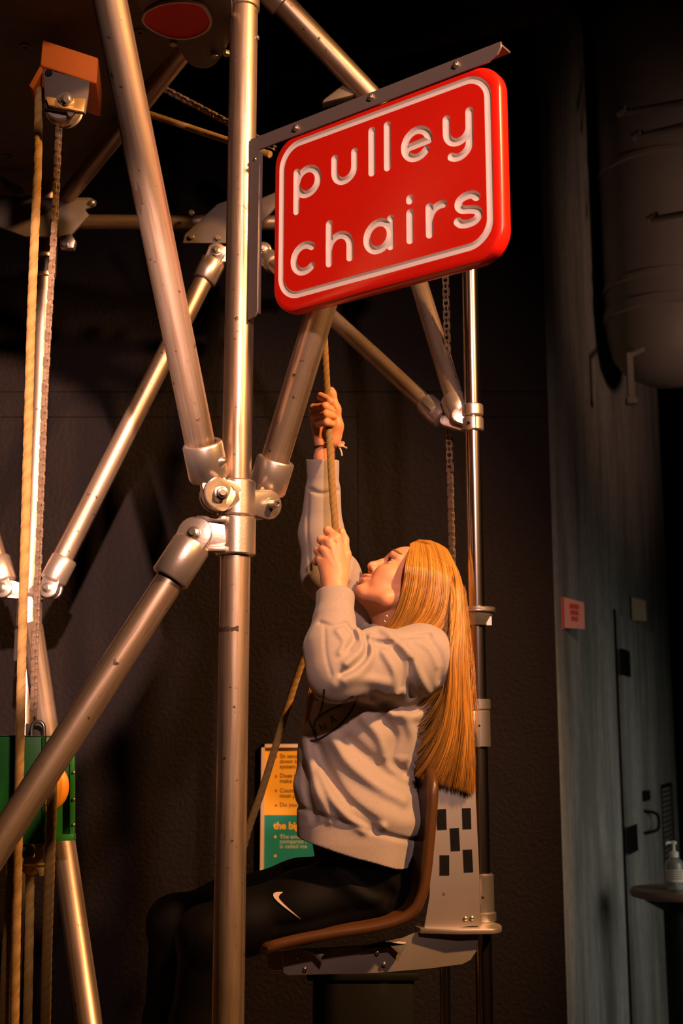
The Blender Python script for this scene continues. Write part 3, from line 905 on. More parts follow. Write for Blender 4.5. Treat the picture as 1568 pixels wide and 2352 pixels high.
# ================================================================== chains
def link_mesh(w, pitch):
    """one roller-chain link: two waisted side plates and two rollers, along local z"""
    b = MB()
    h = .0052
    for s in (-1, 1):
        pts = []
        for i in range(7):
            a = -math.pi * .15 + math.pi * 1.3 * i / 6
            pts.append((h * math.cos(a), 0, pitch / 2 + h * math.sin(a)))
        for i in range(7):
            a = math.pi * .85 + math.pi * 1.3 * i / 6
            pts.append((h * math.cos(a), 0, -pitch / 2 + h * math.sin(a)))
        b.prism(pts, (0, s * w - .0009, 0), (0, s * w + .0009, 0))
    for s in (-1, 1):
        b.cyl((0, -w - .0014, s * pitch / 2), (0, w + .0014, s * pitch / 2), .0030, 8)
    me = mesh_of(b.v, b.f, 'link')
    me.materials.append(M['chain'])
    return me


def roller_chain(name, path, label, rot=0.0, pitch=.0150):
    pts = [V(p) for p in path]
    root = thing(name, pts[-1], label, 'chain')
    Ls = [(pts[i + 1] - pts[i]).length for i in range(len(pts) - 1)]
    tot = sum(Ls); n = int(tot / pitch)
    m1 = link_mesh(.0042, pitch); m2 = link_mesh(.0064, pitch)
    rl = world_loc(root)
    for k in range(n):
        d = (k + .5) * pitch; i = 0
        while i < len(Ls) - 1 and d > Ls[i]: d -= Ls[i]; i += 1
        t = (pts[i + 1] - pts[i]).normalized()
        o = bpy.data.objects.new('link', m1 if k % 2 else m2); COL.objects.link(o)
        o.parent = root; o.location = pts[i] + t * d - rl
        o.rotation_mode = 'QUATERNION'
        o.rotation_quaternion = t.to_track_quat('Z', 'Y') @ Quaternion((0, 0, 1), rot + .12 * math.sin(k * 1.7))
    return root


ch = roller_chain('roller_chain', [P(135, 296, 2.52), P(128, 460, 2.57), P(103, 900, 2.68), P(88, 1300, 2.74), P(80, 1500, 2.77), P(77, 1655, 2.80)], 'dark roller chain hanging beside the left rope above the green box', .5)
roller_chain('roller_chain', [P(1021, 560, 2.90), P(1027, 800, 2.90), P(1033, 1080, 2.90), P(1039, 1310, 2.91)], 'thin roller chain hanging behind the head of the seated person', .4)
roller_chain('roller_chain', [P(360, 195, 2.95), P(540, 290, 2.75), P(640, 345, 2.70)], 'short roller chain slanting behind the main post near the top', .3, .017)

# ================================================================== ropes
def rope(name, pts, r, label, m=None, n=60, twist=True, cat='rope'):
    """a laid rope: core and three strands wound round it"""
    p = catmull(pts, n)
    root = thing(name, p[-1], label, cat)
    cum = [0]
    for i in range(1, n): cum.append(cum[-1] + float(np.linalg.norm(p[i] - p[i - 1])))
    Ln = cum[-1]
    b = MB(); b.tube(p, r * .86, 12); b.build('core', m or M['rope'], root)
    if twist:
        k = max(int(Ln / .0032), 20)
        q = [np.array([np.interp(d, cum, [c[a] for c in p]) for a in range(3)]) for d in np.linspace(0, Ln, k)]
        t0 = V(q[1] - q[0]).normalized(); x, y, _ = basis(t0)
        ns = 12
        line = [[] for _ in range(ns)]
        for i, c in enumerate(q):
            t = V(q[min(i + 1, k - 1)] - q[max(i - 1, 0)]).normalized()
            x = (x - t * x.dot(t)).normalized(); y = t.cross(x)
            for s in range(ns):
                a = i * .0032 * 120 + s * 2 * math.pi / ns
                line[s].append(V(c) + (x * math.cos(a) + y * math.sin(a)) * r * .80)
        for l in line: MB().tube(l, r * .22, 4).build('strand', m or M['rope'], root)
    return root


rope('pulley_rope', [P(97, 205, 2.53), P(90, 232, 2.53), P(85, 420, 2.55), P(73, 700, 2.60), P(64, 1000, 2.62), P(54, 1350, 2.64), P(47, 1650, 2.66), P(40, 2000, 2.68), P(30, 2500, 2.68)], .0098, 'long tan rope running the full height at the left', n=80)
rope('hanging_rope', [P(28, 1850, 2.82), P(22, 2050, 2.80), P(12, 2240, 2.78), P(5, 2500, 2.76)], .0100, 'leftmost tan rope at the bottom left edge')
rope('hanging_rope', [P(64, 1988, 2.78), P(68, 2010, 2.775), P(67, 2150, 2.77), P(60, 2500, 2.75)], .0098, 'golden rope hanging from the yellow tied knot', M['yrope'])
rope('hanging_rope', [P(120, 1788, 2.76), P(119, 1850, 2.755), P(114, 2000, 2.75), P(108, 2180, 2.745), P(102, 2500, 2.74)], .0112, 'tan rope dropping from the orange wheel of the green box')
rope('cross_rope', [P(330, 258, 2.93), P(425, 290, 2.85), P(530, 325, 2.76), P(620, 355, 2.70)], .0088, 'short taut rope slanting behind the main post near the top')
GRO = [P(742, 640, 2.66), P(742, 720, 2.665), P(748, 850, 2.675), P(753, 935, 2.685), P(757, 1010, 2.68), P(763, 1120, 2.655), P(770, 1215, 2.63), P(768, 1290, 2.64), P(750, 1375, 2.69), P(715, 1462, 2.76), P(680, 1560, 2.79), P(640, 1690, 2.80), P(600, 1820, 2.80), P(566, 1920, 2.79), P(540, 2040, 2.76), P(525, 2180, 2.72), P(518, 2400, 2.70)]
rope('pull_rope', GRO, .0083, 'tan rope gripped in both hands by the seated person', n=110)

# ================================================================== pulley with orange block under the platform
pY = 2.50
pc0 = P(148, 265, pY)
root = thing('pulley_block', pc0, 'orange mounting block with steel pulley under the overhead board', 'pulley')
b = MB()
q0, q1, q2, q3 = P(97, 90, pY), P(226, 132, pY - .02), P(222, 192, pY - .02), P(92, 150, pY)
b.prism([q0, q1, q2, q3], (0, 0, 0), (-.02, .15, .0))
b.build('mounting_block', M['orange'], root, bevel=.004)
b = MB(); b.prism([P(92, 150, pY - .005), P(100, 160, pY - .005), P(75, 205, pY + .03), P(66, 196, pY + .03)], (0, 0, 0), (-.01, .09, 0)); b.build('block_flap', M['orange'], root, bevel=.002)
b = MB(); b.prism([P(98, 158, pY - .012), P(207, 188, pY - .022), P(196, 262, pY - .022), P(105, 250, pY - .012)], (0, -.004, 0), (0, .006, 0)); b.build('cheek_plate', M['dull'], root, bevel=.002)
b = MB(); b.prism([P(98, 158, pY + .05), P(207, 188, pY + .04), P(196, 262, pY + .04), P(105, 250, pY + .05)], (0, -.004, 0), (0, .006, 0)); b.build('cheek_plate', M['dull'], root, bevel=.002)
b = MB(); wc = P(145, 248, pY + .015); b.lathe(V(wc) - Vector((0, .020, 0)), (0, 1, 0), [(.012, 0), (.036, 0), (.040, .004), (.033, .013), (.040, .022), (.0415, .026), (.034, .034), (.040, .040), (.012, .040)], 36); b.build('sheave', M['cast'], root)
b = MB(); b.prism([P(106, 224, pY - .024), P(130, 228, pY - .024), P(136, 240, pY - .024), P(160, 242, pY - .024), P(168, 228, pY - .024), P(197, 229, pY - .024), P(193, 260, pY - .024), P(112, 244, pY - .024)], (0, -.006, 0), (0, .003, 0)); b.build('brass_strap', M['brass'], root, bevel=.001)
b = MB(); b.lathe(P(152, 228, pY - .03), (0, -1, 0), [(.016, 0), (.016, .003)], 18); b.hexa(V(P(152, 228, pY - .033)), (0, -1, 0), .011, 0, .009); b.cyl(P(152, 228, pY - .04), P(152, 228, pY - .05), .006, 12); b.build('bolt', M['bolt'], root)
for px, py in ((112, 168), (198, 194), (163, 260)):
    b = MB(); b.lathe(P(px, py, pY - .018), (0, -1, 0), [(.0085, 0), (.0075, .003)], 12); b.build('screw', M['black'] if py < 220 else M['bolt'], root)

# ================================================================== green pulley housing
gY = 2.82
root = thing('green_pulley_housing', P(60, 1840, gY), 'green steel pulley housing with orange wheel at bottom left', 'pulley')
# near and far cheek boxes with the wheel between them
def cheek(pxa, pxb, y0, y1, ya, Y, nm):
    b = MB(); b.prism([P(pxa, y0, Y), P(pxb, ya, Y), P(pxb, y1, Y), P(pxa, y1 + 2, Y)], (0, 0, 0), (0, .006, 0)); b.build(nm, M['green'], root, bevel=.001)
cheek(-40, 104, 1688, 1938, 1690, gY - .045, 'near_cheek')
b = MB(); b.prism([P(98, 1690, gY - .045), P(105, 1690, gY - .047), P(105, 1938, gY - .047), P(98, 1938, gY - .045)], (0, -.010, 0), (0, 0, 0)); b.build('flange', M['green'], root, bevel=.001)
cheek(-40, 168, 1700, 1918, 1706, gY + .045, 'far_cheek')
b = MB(); b.prism([P(163, 1706, gY + .043), P(173, 1706, gY + .043), P(173, 1916, gY + .043), P(163, 1918, gY + .043)], (0, -.014, 0), (0, 0, 0)); b.build('flange', M['green'], root, bevel=.001)
b = MB(); b.prism([P(120, 1918, gY + .02), P(168, 1916, gY + .02), P(168, 1931, gY + .02), P(120, 1932, gY + .02)], (0, 0, 0), (0, .03, 0)); b.build('lower_lip', M['green'], root, bevel=.001)
b = MB(); b.prism([P(-40, 1689, gY - .045), P(104, 1690, gY - .045), P(104, 1694, gY - .045), P(-40, 1693, gY - .045)], (0, 0, 0), (0, .09, 0)); b.build('top_plate', M['green'], root, bevel=.001)
wc = P(100, 1808, gY); wr = .056
b = MB(); b.lathe(V(wc) - Vector((.3, .95, 0)) * .020, (.3, .95, 0), [(.010, 0), (wr * .75, 0), (wr, .004), (wr, .010), (wr * .84, .020), (wr, .030), (wr, .036), (wr * .75, .040), (.010, .040)], 44); b.build('orange_wheel', M['pwheel'], root, label='orange grooved pulley wheel')
for px, py, Y in ((105, 1846, gY - .058), (105, 1906, gY - .058), (169, 1774, gY + .028), (169, 1836, gY + .028), (169, 1894, gY + .028)):
    b = MB(); b.lathe(P(px, py, Y), (0, -1, 0), [(.0042, 0), (.003, .002), (.001, .003)], 10); b.build('rivet', M['bolt'], root)
hk = [P(73, 1700, gY - .03), P(73, 1672, gY - .03), P(78, 1660, gY - .03), P(86, 1657, gY - .03), P(95, 1660, gY - .03), P(101, 1672, gY - .03), P(102, 1720, gY - .03)]
b = MB(); b.tube(catmull(hk, 30), .0042, 10); b.build('shackle', M['bolt'], root)
b = MB(); b.prism([P(58, 1662, gY), P(100, 1662, gY), P(100, 1692, gY), P(58, 1692, gY)], (0, 0, 0), (0, .02, 0)); b.build('hanger_lug', M['dull'], root, bevel=.002)
b = MB(); b.ring(P(62, 1955, gY - .03), P(66, 1958, gY - .01), .010, .018, 18); b.build('ring', M['bolt'], root)
# knot below it
root = thing('rope_knot', P(80, 1975, 2.77), 'frayed rope knot bound with bright yellow cord', 'knot')
b = MB(); b.tube(catmull([P(92, 1925, 2.79), P(90, 1960, 2.775), P(88, 1985, 2.765), P(74, 2000, 2.765), P(62, 1990, 2.775), P(66, 1972, 2.79)], 24), .0098, 10); b.build('rope_turn', M['yrope'], root)
b = MB(); b.tube(catmull([P(60, 2002, 2.76), P(72, 1980, 2.752), P(92, 1992, 2.755), P(98, 2005, 2.765)], 16), .0098, 10); b.build('rope_turn', M['yrope'], root)
M['cord'] = mat('bright_yellow_cord', (.95, .58, .02), .5)
b = MB(); b.tube(catmull([P(56, 1986, 2.752), P(70, 1984, 2.737), P(90, 1985, 2.737), P(101, 1985, 2.752), P(90, 1986, 2.79), P(66, 1987, 2.79), P(56, 1986, 2.752)], 30), .0030, 8); b.build('binding', M['cord'], root)

# ================================================================== the pulley chair
CH = thing('pulley_chair', (RX - .12, RY, float(P(850, 2200, RY)[2])), 'brown moulded seat on aluminium plates riding the chrome rod', 'chair')
prof = [(990, 1772), (995, 1800), (992, 1860), (986, 1930), (979, 2000), (970, 2050), (952, 2090), (920, 2113), (860, 2130), (780, 2142), (700, 2156), (640, 2170), (606, 2182), (590, 2192)]
cyY, hw = 2.83, .185
pr = catmull([P(x, y, 2.64) for x, y in prof], 44)
vs = []; fs = []; NS = 17
for i, p_ in enumerate(pr):
    for j in range(NS):
        s = -1 + 2 * j / (NS - 1)
        dish = .022 * (1 - s * s)                      # hollow of the shell
        t = pr[min(i + 1, 43)] - pr[max(i - 1, 0)]; t = t / np.linalg.norm(t)
        nrm = np.array([t[2], 0, -t[0]])                # towards the outside of the shell
        w = hw * (1 if i > 5 else (.72 + .28 * math.sin(i / 5 * math.pi / 2))) * (1 if i < 39 else (1 - .06 * (i - 38)))
        q = np.array([p_[0], cyY + s * w, p_[2]]) - nrm * dish * (1 if nrm[0] < .2 or True else 0) * -1
        vs.append(q)
for i in range(43):
    for j in range(NS - 1): fs.append([i * NS + j, i * NS + j + 1, (i + 1) * NS + j + 1, (i + 1) * NS + j])
me = mesh_of(vs, fs)
sh = add('seat_shell', me, M['shell'], CH)
mo = sh.modifiers.new('t', 'SOLIDIFY'); mo.thickness = .009; mo.offset = 0
rimp = [vs[i * NS] for i in range(44)] + [vs[43 * NS + j] for j in range(NS)] + [vs[i * NS + NS - 1] for i in range(43, -1, -1)] + [vs[j] for j in range(NS - 1, -1, -1)]
rp = [rimp[i] for i in range(0, len(rimp))]
rp = [q for i, q in enumerate(rp) if i == 0 or np.linalg.norm(q - rp[i - 1]) > .004]
b = MB(); b.tube(rp, .0118, 12); b.build('rolled_rim', M['shell'], CH)
# upright side plate
PY = 2.735
rnd = lambda pts: [P(x, y, PY) for x, y in pts]
up = [(1067, 1603), (1069, 1600), (1079, 1600), (1083, 1604), (1088, 1720), (1093, 1850), (1100, 2000), (1103, 2124), (972, 2138), (985, 2060), (993, 1900), (998, 1800), (1040, 1700), (1065, 1640)]
b = MB(); b.prism(rnd(up), (0, -.003, 0), (0, .003, 0)); b.build('upright_plate', M['alu'], CH, bevel=.0008, seg=1)
lo = [(975, 2134), (1099, 2128), (1099, 2160), (1094, 2186), (1081, 2206), (1062, 2216), (985, 2226), (865, 2236), (660, 2241), (650, 2235), (648, 2195), (655, 2185), (675, 2183), (860, 2170), (925, 2155)]
b = MB(); b.prism(rnd(lo), (0, .004, 0), (0, .010, 0)); b.build('seat_arm_plate', M['alu'], CH, bevel=.0008, seg=1)
lo2 = [(975, 2150), (1060, 2150), (1060, 2190), (985, 2214), (865, 2226), (628, 2229), (615, 2222), (615, 2192), (625, 2185), (860, 2170)]
b = MB(); b.prism([P(x, y, 2.92) for x, y in lo2], (0, -.003, 0), (0, .003, 0)); b.build('seat_arm_plate', M['alu'], CH, bevel=.0008, seg=1)
b = MB(); b.prism([(P(650, 2236, PY)), P(860, 2234, PY), P(860, 2230, PY), P(650, 2230, PY)], (0, .005, 0), (0, .17, 0)); b.build('cross_plate', M['dull'], CH, bevel=.001)
# clips under the seat
for a in ([(690, 2178), (722, 2190), (740, 2210), (738, 2196), (745, 2188), (735, 2184), (730, 2176)], [(850, 2170), (885, 2160), (920, 2192), (922, 2178), (932, 2166), (930, 2160), (915, 2158)]):
    b = MB(); b.prism([P(x, y, PY - .006) for x, y in a], (0, -.022, 0), (0, 0, 0)); b.build('mounting_clip', M['alu'], CH, bevel=.001)
for px, py in ((685, 2198), (700, 2226), (866, 2188), (882, 2214), (1068, 2110), (1083, 2109), (1073, 1614), (1074, 1624)):
    b = MB(); q = P(px, py, PY - .003); b.lathe(q, (0, -1, 0), [(.0048, 0), (.0045, .0025), (.002, .004)], 12); b.build('screw', M['bolt'], CH)
b = MB(); q = P(1019, 2053, PY - .003); b.lathe(q, (0, -1, 0), [(.0035, 0), (.003, .001)], 10); b.build('rivet_hole', M['dull'], CH)
for cx_, cy_, w_, h_, a_ in ((1013.5, 1882, 22, 47, -2), (1071, 1880, 20, 48, -2), (1044, 1928, 21, 52, -3), (1020, 1987, 22, 46, 0), (1074, 1977, 21, 52, -3)):
    c, s = math.cos(math.radians(a_)), math.sin(math.radians(a_))
    pts = [P(cx_ + (x * c - y * s) * .5, cy_ + (x * s + y * c) * .5, PY) for x, y in ((-w_, -h_), (w_, -h_), (w_, h_), (-w_, h_))]
    b = MB(); b.prism(pts, (0, -.0042, 0), (0, -.0031, 0)); b.build('tape_patch', M['tape'], CH, smooth=False)
# sliding collars on the rod
def zz(py): return float(P(1115, py, RY)[2])
b = MB(); b.ring((RX, RY, zz(1716)), (RX, RY, zz(1632)), .0194, .0260, 36, .002); b.build('slide_collar', M['collar'], CH)
b = MB(); b.ring((RX, RY, zz(1630)), (RX, RY, zz(1606)), .0194, .0275, 36, .002); b.build('collar_cap', M['collar'], CH)
b = MB(); b.ring((RX, RY, zz(2096)), (RX, RY, zz(2006)), .0194, .0260, 36, .003); b.build('slide_collar', M['collar'], CH)
b = MB(); b.ring((RX, RY, zz(2116)), (RX, RY, zz(2094)), .0194, .0300, 36, .002); b.build('collar_cap', M['collar'], CH)
for py in (1667, 2058):
    b = MB(); b.lathe((RX - .002, RY - .0258, zz(py)), (0, -1, 0), [(.0027, 0), (.0024, .0012)], 10); b.build('set_screw', M['black'], CH)
for py in (1660, 2050):
    b = MB(); b.box((RX - .026, RY - .045, zz(py)), (.010, 0, 0), (0, .04, 0), (0, 0, .025)); b.build('collar_lug', M['alu'], CH, bevel=.002)
# horizontal flange plate, pointed at its front end
zf = zz(2128)
pts = []
for i in range(15):
    a = -math.pi / 2 + math.pi * i / 14
    pts.append((RX + .002 + .032 * math.cos(a), RY - .055 + .055 * math.sin(a), zf))
pts += [(RX - .06, RY + .012, zf), (RX - .145, RY - .02, zf), (RX - .155, RY - .06, zf), (RX - .145, RY - .10, zf), (RX - .06, RY - .115, zf)]
b = MB(); b.prism(pts, (0, 0, 0), (0, 0, .011)); b.build('flange_plate', M['alu'], CH, bevel=.002)

# dark pieces low in the background
root = thing('base_box', (float(P(840, 2300, 3.3)[0]), 3.35, 0), 'black box standing on the floor under the chair', 'box')
q = P(862, 2243, 3.3); q2 = P(948, 2243, 3.3)
b = MB(); b.prism([(q[0] - .16, 3.25, 0), (q2[0], 3.25, 0), (q2[0], 3.25, q[2]), (q[0] - .16, 3.25, q[2])], (0, 0, 0), (0, .3, 0)); b.build('body', M['black'], root, bevel=.006)
b = MB(); b.prism([(q[0] - .175, 3.24, q[2]), (q2[0] + .01, 3.24, q[2]), (q2[0] + .01, 3.24, q[2] + .02), (q[0] - .175, 3.24, q[2] + .02)], (0, 0, 0), (0, .32, 0)); b.build('lid', M['black'], root, bevel=.004)
root = thing('floor_post', (float(P(612, 2300, 3.5)[0]), 3.5, 0), 'dull dark grey post standing behind the legs', 'post')
x_ = float(P(612, 2300, 3.5)[0])
b = MB(); b.box((x_, 3.5, .28), (.030, 0, 0), (0, .03, 0), (0, 0, .28)); b.build('upright', M['dull'], root, bevel=.004)
b = MB(); b.box((x_, 3.5, .006), (.07, 0, 0), (0, .07, 0), (0, 0, .006)); b.build('foot_plate', M['dull'], root, bevel=.003)

# ================================================================== implicit-surface modelling (for the person)
class Field:
    def __init__(s, lo, hi, h):
        s.lo = np.array(lo, float); s.h = h
        s.n = np.ceil((np.array(hi, float) - s.lo) / h).astype(int) + 1
        s.ax = [(s.lo[i] + h * np.arange(s.n[i])).astype(np.float32) for i in range(3)]
        s.F = np.full(s.n, .05, np.float32)

    def win(s, pts, m):
        p = np.array(pts, float)
        a = np.clip(np.floor((p.min(0) - m - s.lo) / s.h).astype(int), 0, s.n)
        b = np.clip(np.ceil((p.max(0) + m - s.lo) / s.h).astype(int) + 1, 0, s.n)
        sl = tuple(slice(int(a[i]), int(b[i])) for i in range(3))
        X = s.ax[0][sl[0]][:, None, None]; Y = s.ax[1][sl[1]][None, :, None]; Z = s.ax[2][sl[2]][None, None, :]
        return sl, X, Y, Z

    def smin(s, sl, d, k):
        f = s.F[sl]
        if f.size == 0: return
        h = np.maximum(k - np.abs(f - d), 0) / k
        s.F[sl] = np.minimum(f, d) - h * h * k * .25

    def smax(s, sl, d, k):
        f = s.F[sl]
        if f.size == 0: return
        h = np.maximum(k - np.abs(f - d), 0) / k
        s.F[sl] = np.maximum(f, d) + h * h * k * .25

    @staticmethod
    def cone_d(X, Y, Z, a, b, ra, rb, n=None, fac=1.0):
        a = np.array(a, float); b = np.array(b, float); ba = b - a; L2 = max(float(ba @ ba), 1e-9)
        x = X - a[0]; y = Y - a[1]; z = Z - a[2]
        t = np.clip((x * ba[0] + y * ba[1] + z * ba[2]) / L2, 0, 1)
        qx = x - t * ba[0]; qy = y - t * ba[1]; qz = z - t * ba[2]
        q2 = qx * qx + qy * qy + qz * qz
        if n is not None:
            n = np.array(n, float); n = n / np.linalg.norm(n)
            qn = qx * n[0] + qy * n[1] + qz * n[2]
            q2 = q2 + qn * qn * (fac * fac - 1)
        return (np.sqrt(q2) - (ra + (rb - ra) * t)).astype(np.float32)

    def cone(s, a, b, ra, rb, k=.01, n=None, fac=1.0):
        m = max(ra, rb) * max(1, 1 / fac) + k + .02
        sl, X, Y, Z = s.win([a, b], m)
        s.smin(sl, s.cone_d(X, Y, Z, a, b, ra, rb, n, fac), k)

    def chain(s, pts, rad, k=.01, n=None, fac=1.0):
        for i in range(len(pts) - 1): s.cone(pts[i], pts[i + 1], rad[i], rad[i + 1], k, n, fac)

    def ell(s, c, r, k=.01, sub=False):
        r = np.array(r, float)
        sl, X, Y, Z = s.win([np.array(c) - r, np.array(c) + r], k + .02)
        q = np.sqrt(((X - c[0]) / r[0]) ** 2 + ((Y - c[1]) / r[1]) ** 2 + ((Z - c[2]) / r[2]) ** 2)
        d = ((q - 1) * r.min()).astype(np.float32)
        if sub: s.smax(sl, -d, k)
        else: s.smin(sl, d, k)

    def cut(s, a, b, ra, rb, k=.004):
        sl, X, Y, Z = s.win([a, b], max(ra, rb) + k + .01)
        s.smax(sl, -s.cone_d(X, Y, Z, a, b, ra, rb), k)

    def ridge(s, pts, amp, w, n=24, flat=None):
        """a raised fold (or, with negative amp, a crease) along a 3-D line"""
        p = catmull(pts, n)
        sl, X, Y, Z = s.win(p, w * 2.4 + (.02 if flat else 0))
        d2 = None
        for i in range(n - 1):
            g = np.array([1, flat or 1.0, 1])
            d = s.cone_d(X, Y * (flat or 1.0), Z, p[i] * g, p[i + 1] * g, 0, 0)
            d2 = d if d2 is None else np.minimum(d2, d)
        s.F[sl] -= (amp * np.exp(-(d2 / w) ** 2)).astype(np.float32)

    def mesh(s):
        F = s.F; I = F < 0
        nx, ny, nz = s.n - 1
        c = [I[i:i + nx, j:j + ny, k:k + nz] for i in (0, 1) for j in (0, 1) for k in (0, 1)]
        an = c[0].copy(); al = c[0].copy()
        for q in c[1:]: an |= q; al &= q
        act = an & ~al
        idx = np.argwhere(act)
        ids = np.full((nx, ny, nz), -1, np.int32); ids[act] = np.arange(len(idx))
        cv = np.stack([F[idx[:, 0] + i, idx[:, 1] + j, idx[:, 2] + k] for i in (0, 1) for j in (0, 1) for k in (0, 1)], 1)
        off = np.array([(i, j, k) for i in (0, 1) for j in (0, 1) for k in (0, 1)], float)
        acc = np.zeros((len(idx), 3)); cnt = np.zeros(len(idx))
        for a in range(8):
            for b_ in range(a + 1, 8):
                if bin(a ^ b_).count('1') != 1: continue
                fa, fb = cv[:, a], cv[:, b_]; m = (fa < 0) != (fb < 0)
                t = fa[m] / (fa[m] - fb[m])
                acc[m] += off[a] + (off[b_] - off[a]) * t[:, None]; cnt[m] += 1
        vert = s.lo + (idx + acc / cnt[:, None]) * s.h
        quads = []
        for axis in range(3):
            sa = [slice(None)] * 3; sb = [slice(None)] * 3
            sa[axis] = slice(0, -1); sb[axis] = slice(1, None)
            o = [x for x in range(3) if x != axis]
            for x in o: sa[x] = slice(1, -1); sb[x] = slice(1, -1)
            A = I[tuple(sa)]; B = I[tuple(sb)]
            e = np.argwhere(A != B); fl = A[tuple(e.T)]
            base = e.copy(); base[:, o[0]] += 1; base[:, o[1]] += 1
            q = []
            for (d0, d1) in ((-1, -1), (0, -1), (0, 0), (-1, 0)):
                r = base.copy(); r[:, o[0]] += d0; r[:, o[1]] += d1
                q.append(ids[r[:, 0], r[:, 1], r[:, 2]])
            q = np.stack(q, 1)
            flip = fl if axis != 1 else ~fl
            q[~flip] = q[~flip][:, ::-1]
            quads.append(q)
        return vert, np.concatenate(quads)


def mesh_np(v, q, name='m'):
    me = bpy.data.meshes.new(name)
    me.vertices.add(len(v)); me.vertices.foreach_set('co', np.asarray(v, np.float32).ravel())
    me.loops.add(len(q) * 4); me.loops.foreach_set('vertex_index', q.astype(np.int32).ravel())
    me.polygons.add(len(q)); me.polygons.foreach_set('loop_start', np.arange(0, len(q) * 4, 4, dtype=np.int32))
    me.update(calc_edges=True); me.validate()
    return me


def merge_vq(parts):
    vs, qs, b = [], [], 0
    for v, q in parts: vs.append(v); qs.append(q + b); b += len(v)
    return np.concatenate(vs), np.concatenate(qs)


# ================================================================== the person
M['skin'] = mat('skin', (.74, .33, .185), .48, 0, .4, noise=(60, .25, (.68, .28, .15)), tint='tint', sss=.12)
M['fleece'] = mat('grey_heather_fleece', (.385, .318, .293), .9, 0, .15, noise=(260, .45, (.28, .228, .208)), bump=(420, .12, .002), sheen=.25)
M['legging'] = mat('black_leggings', (.0032, .0026, .0028), .65, 0, .09, bump=(300, .08, .002))
M['hair'] = mat('golden_blond_hair', (.66, .31, .052), .34, 0, .55, tint='tint')
M['haircap'] = mat('darker_hair_base', (.42, .17, .03), .5, 0, .3)
M['eyewhite'] = mat('eye_white', (.75, .62, .55), .2)
M['iris'] = mat('eye_iris', (.03, .025, .02), .15)
M['brow'] = mat('eyebrow_hair', (.22, .075, .022), .6)
M['print'] = mat('black_print', (.012, .011, .013), .6)
M['swoosh'] = mat('pale_print', (.62, .47, .42), .55)
M['bandd'] = mat('dark_hair_tie', (.05, .012, .018), .6)
M['bandl'] = mat('pale_string', (.62, .42, .27), .7)
M['nail'] = mat('finger_nail', (.80, .46, .33), .25)
M['shoe'] = mat('black_shoe', (.02, .02, .02), .5)
M['sole'] = mat('pale_sole', (.5, .45, .4), .6)

PE = thing('person', P(850, 2120, 2.8), 'long-haired person in grey sweatshirt and black leggings pulling a rope', 'person')

# ---- head, modelled facing +x in its own frame, then tilted up and set in place
HS = .93
pit = math.radians(45); yaw = math.radians(4); rol = math.radians(15)
fw = np.array([-math.cos(pit) * math.cos(yaw), -math.cos(pit) * math.sin(yaw), math.sin(pit)])
lf = np.array([math.sin(yaw), -math.cos(yaw), 0])      # the person's left, towards the camera
upv = np.cross(fw, lf)
lf, upv = lf * math.cos(rol) + upv * math.sin(rol), upv * math.cos(rol) - lf * math.sin(rol)
HM = np.stack([fw, lf, upv], 1)
HO = P(846, 1295, 2.765) - HS * (HM @ np.array([.125, 0, -.0185]))     # nose tip where the photo shows it


def HW(p): return HO + HS * (HM @ np.array(p, float))
def HL(w): return (HM.T @ (np.array(w) - HO)) / HS


H = Field((-.13, -.10, -.22), (.14, .10, .15), .0016)
H.ell((.000, 0, .040), (.092, .073, .078), .012)
H.ell((.045, 0, .044), (.061, .060, .053), .02)
H.ell((.052, 0, -.018), (.050, .054, .056), .02)
H.cone((.015, 0, -.050), (.055, 0, -.066), .046, .030, .02)
for s in (-1, 1):
    H.chain([(.004, s * .053, -.030), (.034, s * .045, -.070), (.080, s * .013, -.086)], [.018, .017, .0145], .02)
    H.ell((.066, s * .035, -.022), (.034, .027, .030), .02)
    H.ell((.062, s * .029, -.050), (.028, .021, .025), .016)
H.ell((.078, 0, -.054), (.029, .028, .030), .012)
H.ell((.085, 0, -.085), (.0205, .021, .0165), .012)
for s in (-1, 1):
    H.ell((.104, s * .034, .0095), (.0155, .018, .0125), .014, sub=True)
H.chain([(.0965, 0, .022), (.103, 0, .008), (.1145, 0, -.0105)], [.0088, .0085, .0090], .010)
H.ell((.1165, 0, -.0180), (.0092, .0100, .0088), .007)
for s in (-1, 1):
    H.ell((.1075, s * .0112, -.0235), (.0080, .0062, .0066), .006)
    H.cut((.1130, s * .0062, -.0325), (.1105, s * .0068, -.0245), .0036, .0030, .003)
    H.chain([(.099, s * .012, .030), (.0965, s * .030, .0335), (.084, s * .047, .028)], [.0060, .0058, .005], .014)
    ec = np.array((.0815, s * .0325, .0090))
    H.ell(ec, (.0146, .0150, .0142), .006)
    H.ridge([ec + np.array([.010, -s * .013, .0075]), ec + np.array([.0125, 0, .0105]), ec + np.array([.006, s * .0145, .0075])], -.0016, .0016)
    H.ell(ec + np.array([.0125, s * .001, .0004]), (.0120, .0122, .0044), .0012, sub=True)
H.chain([(.093, -.023, -.0525), (.1045, -.011, -.0490), (.1090, 0, -.0485), (.1045, .011, -.0490), (.093, .023, -.0525)], [.0030, .0050, .0052, .0050, .0030], .005)
H.chain([(.093, -.022, -.0545), (.1030, -.010, -.0600), (.1065, 0, -.0610), (.1030, .010, -.0600), (.093, .022, -.0545)], [.0030, .0054, .0060, .0054, .0030], .005)


def face_x(y, z):
    """x of the face surface at (y, z), scanning in from the front"""
    j_ = int(round((y - H.lo[1]) / H.h)); k_ = int(round((z - H.lo[2]) / H.h))
    col = H.F[:, j_, k_]
    i_ = np.nonzero(col < 0)[0].max()
    return float(H.ax[0][i_])


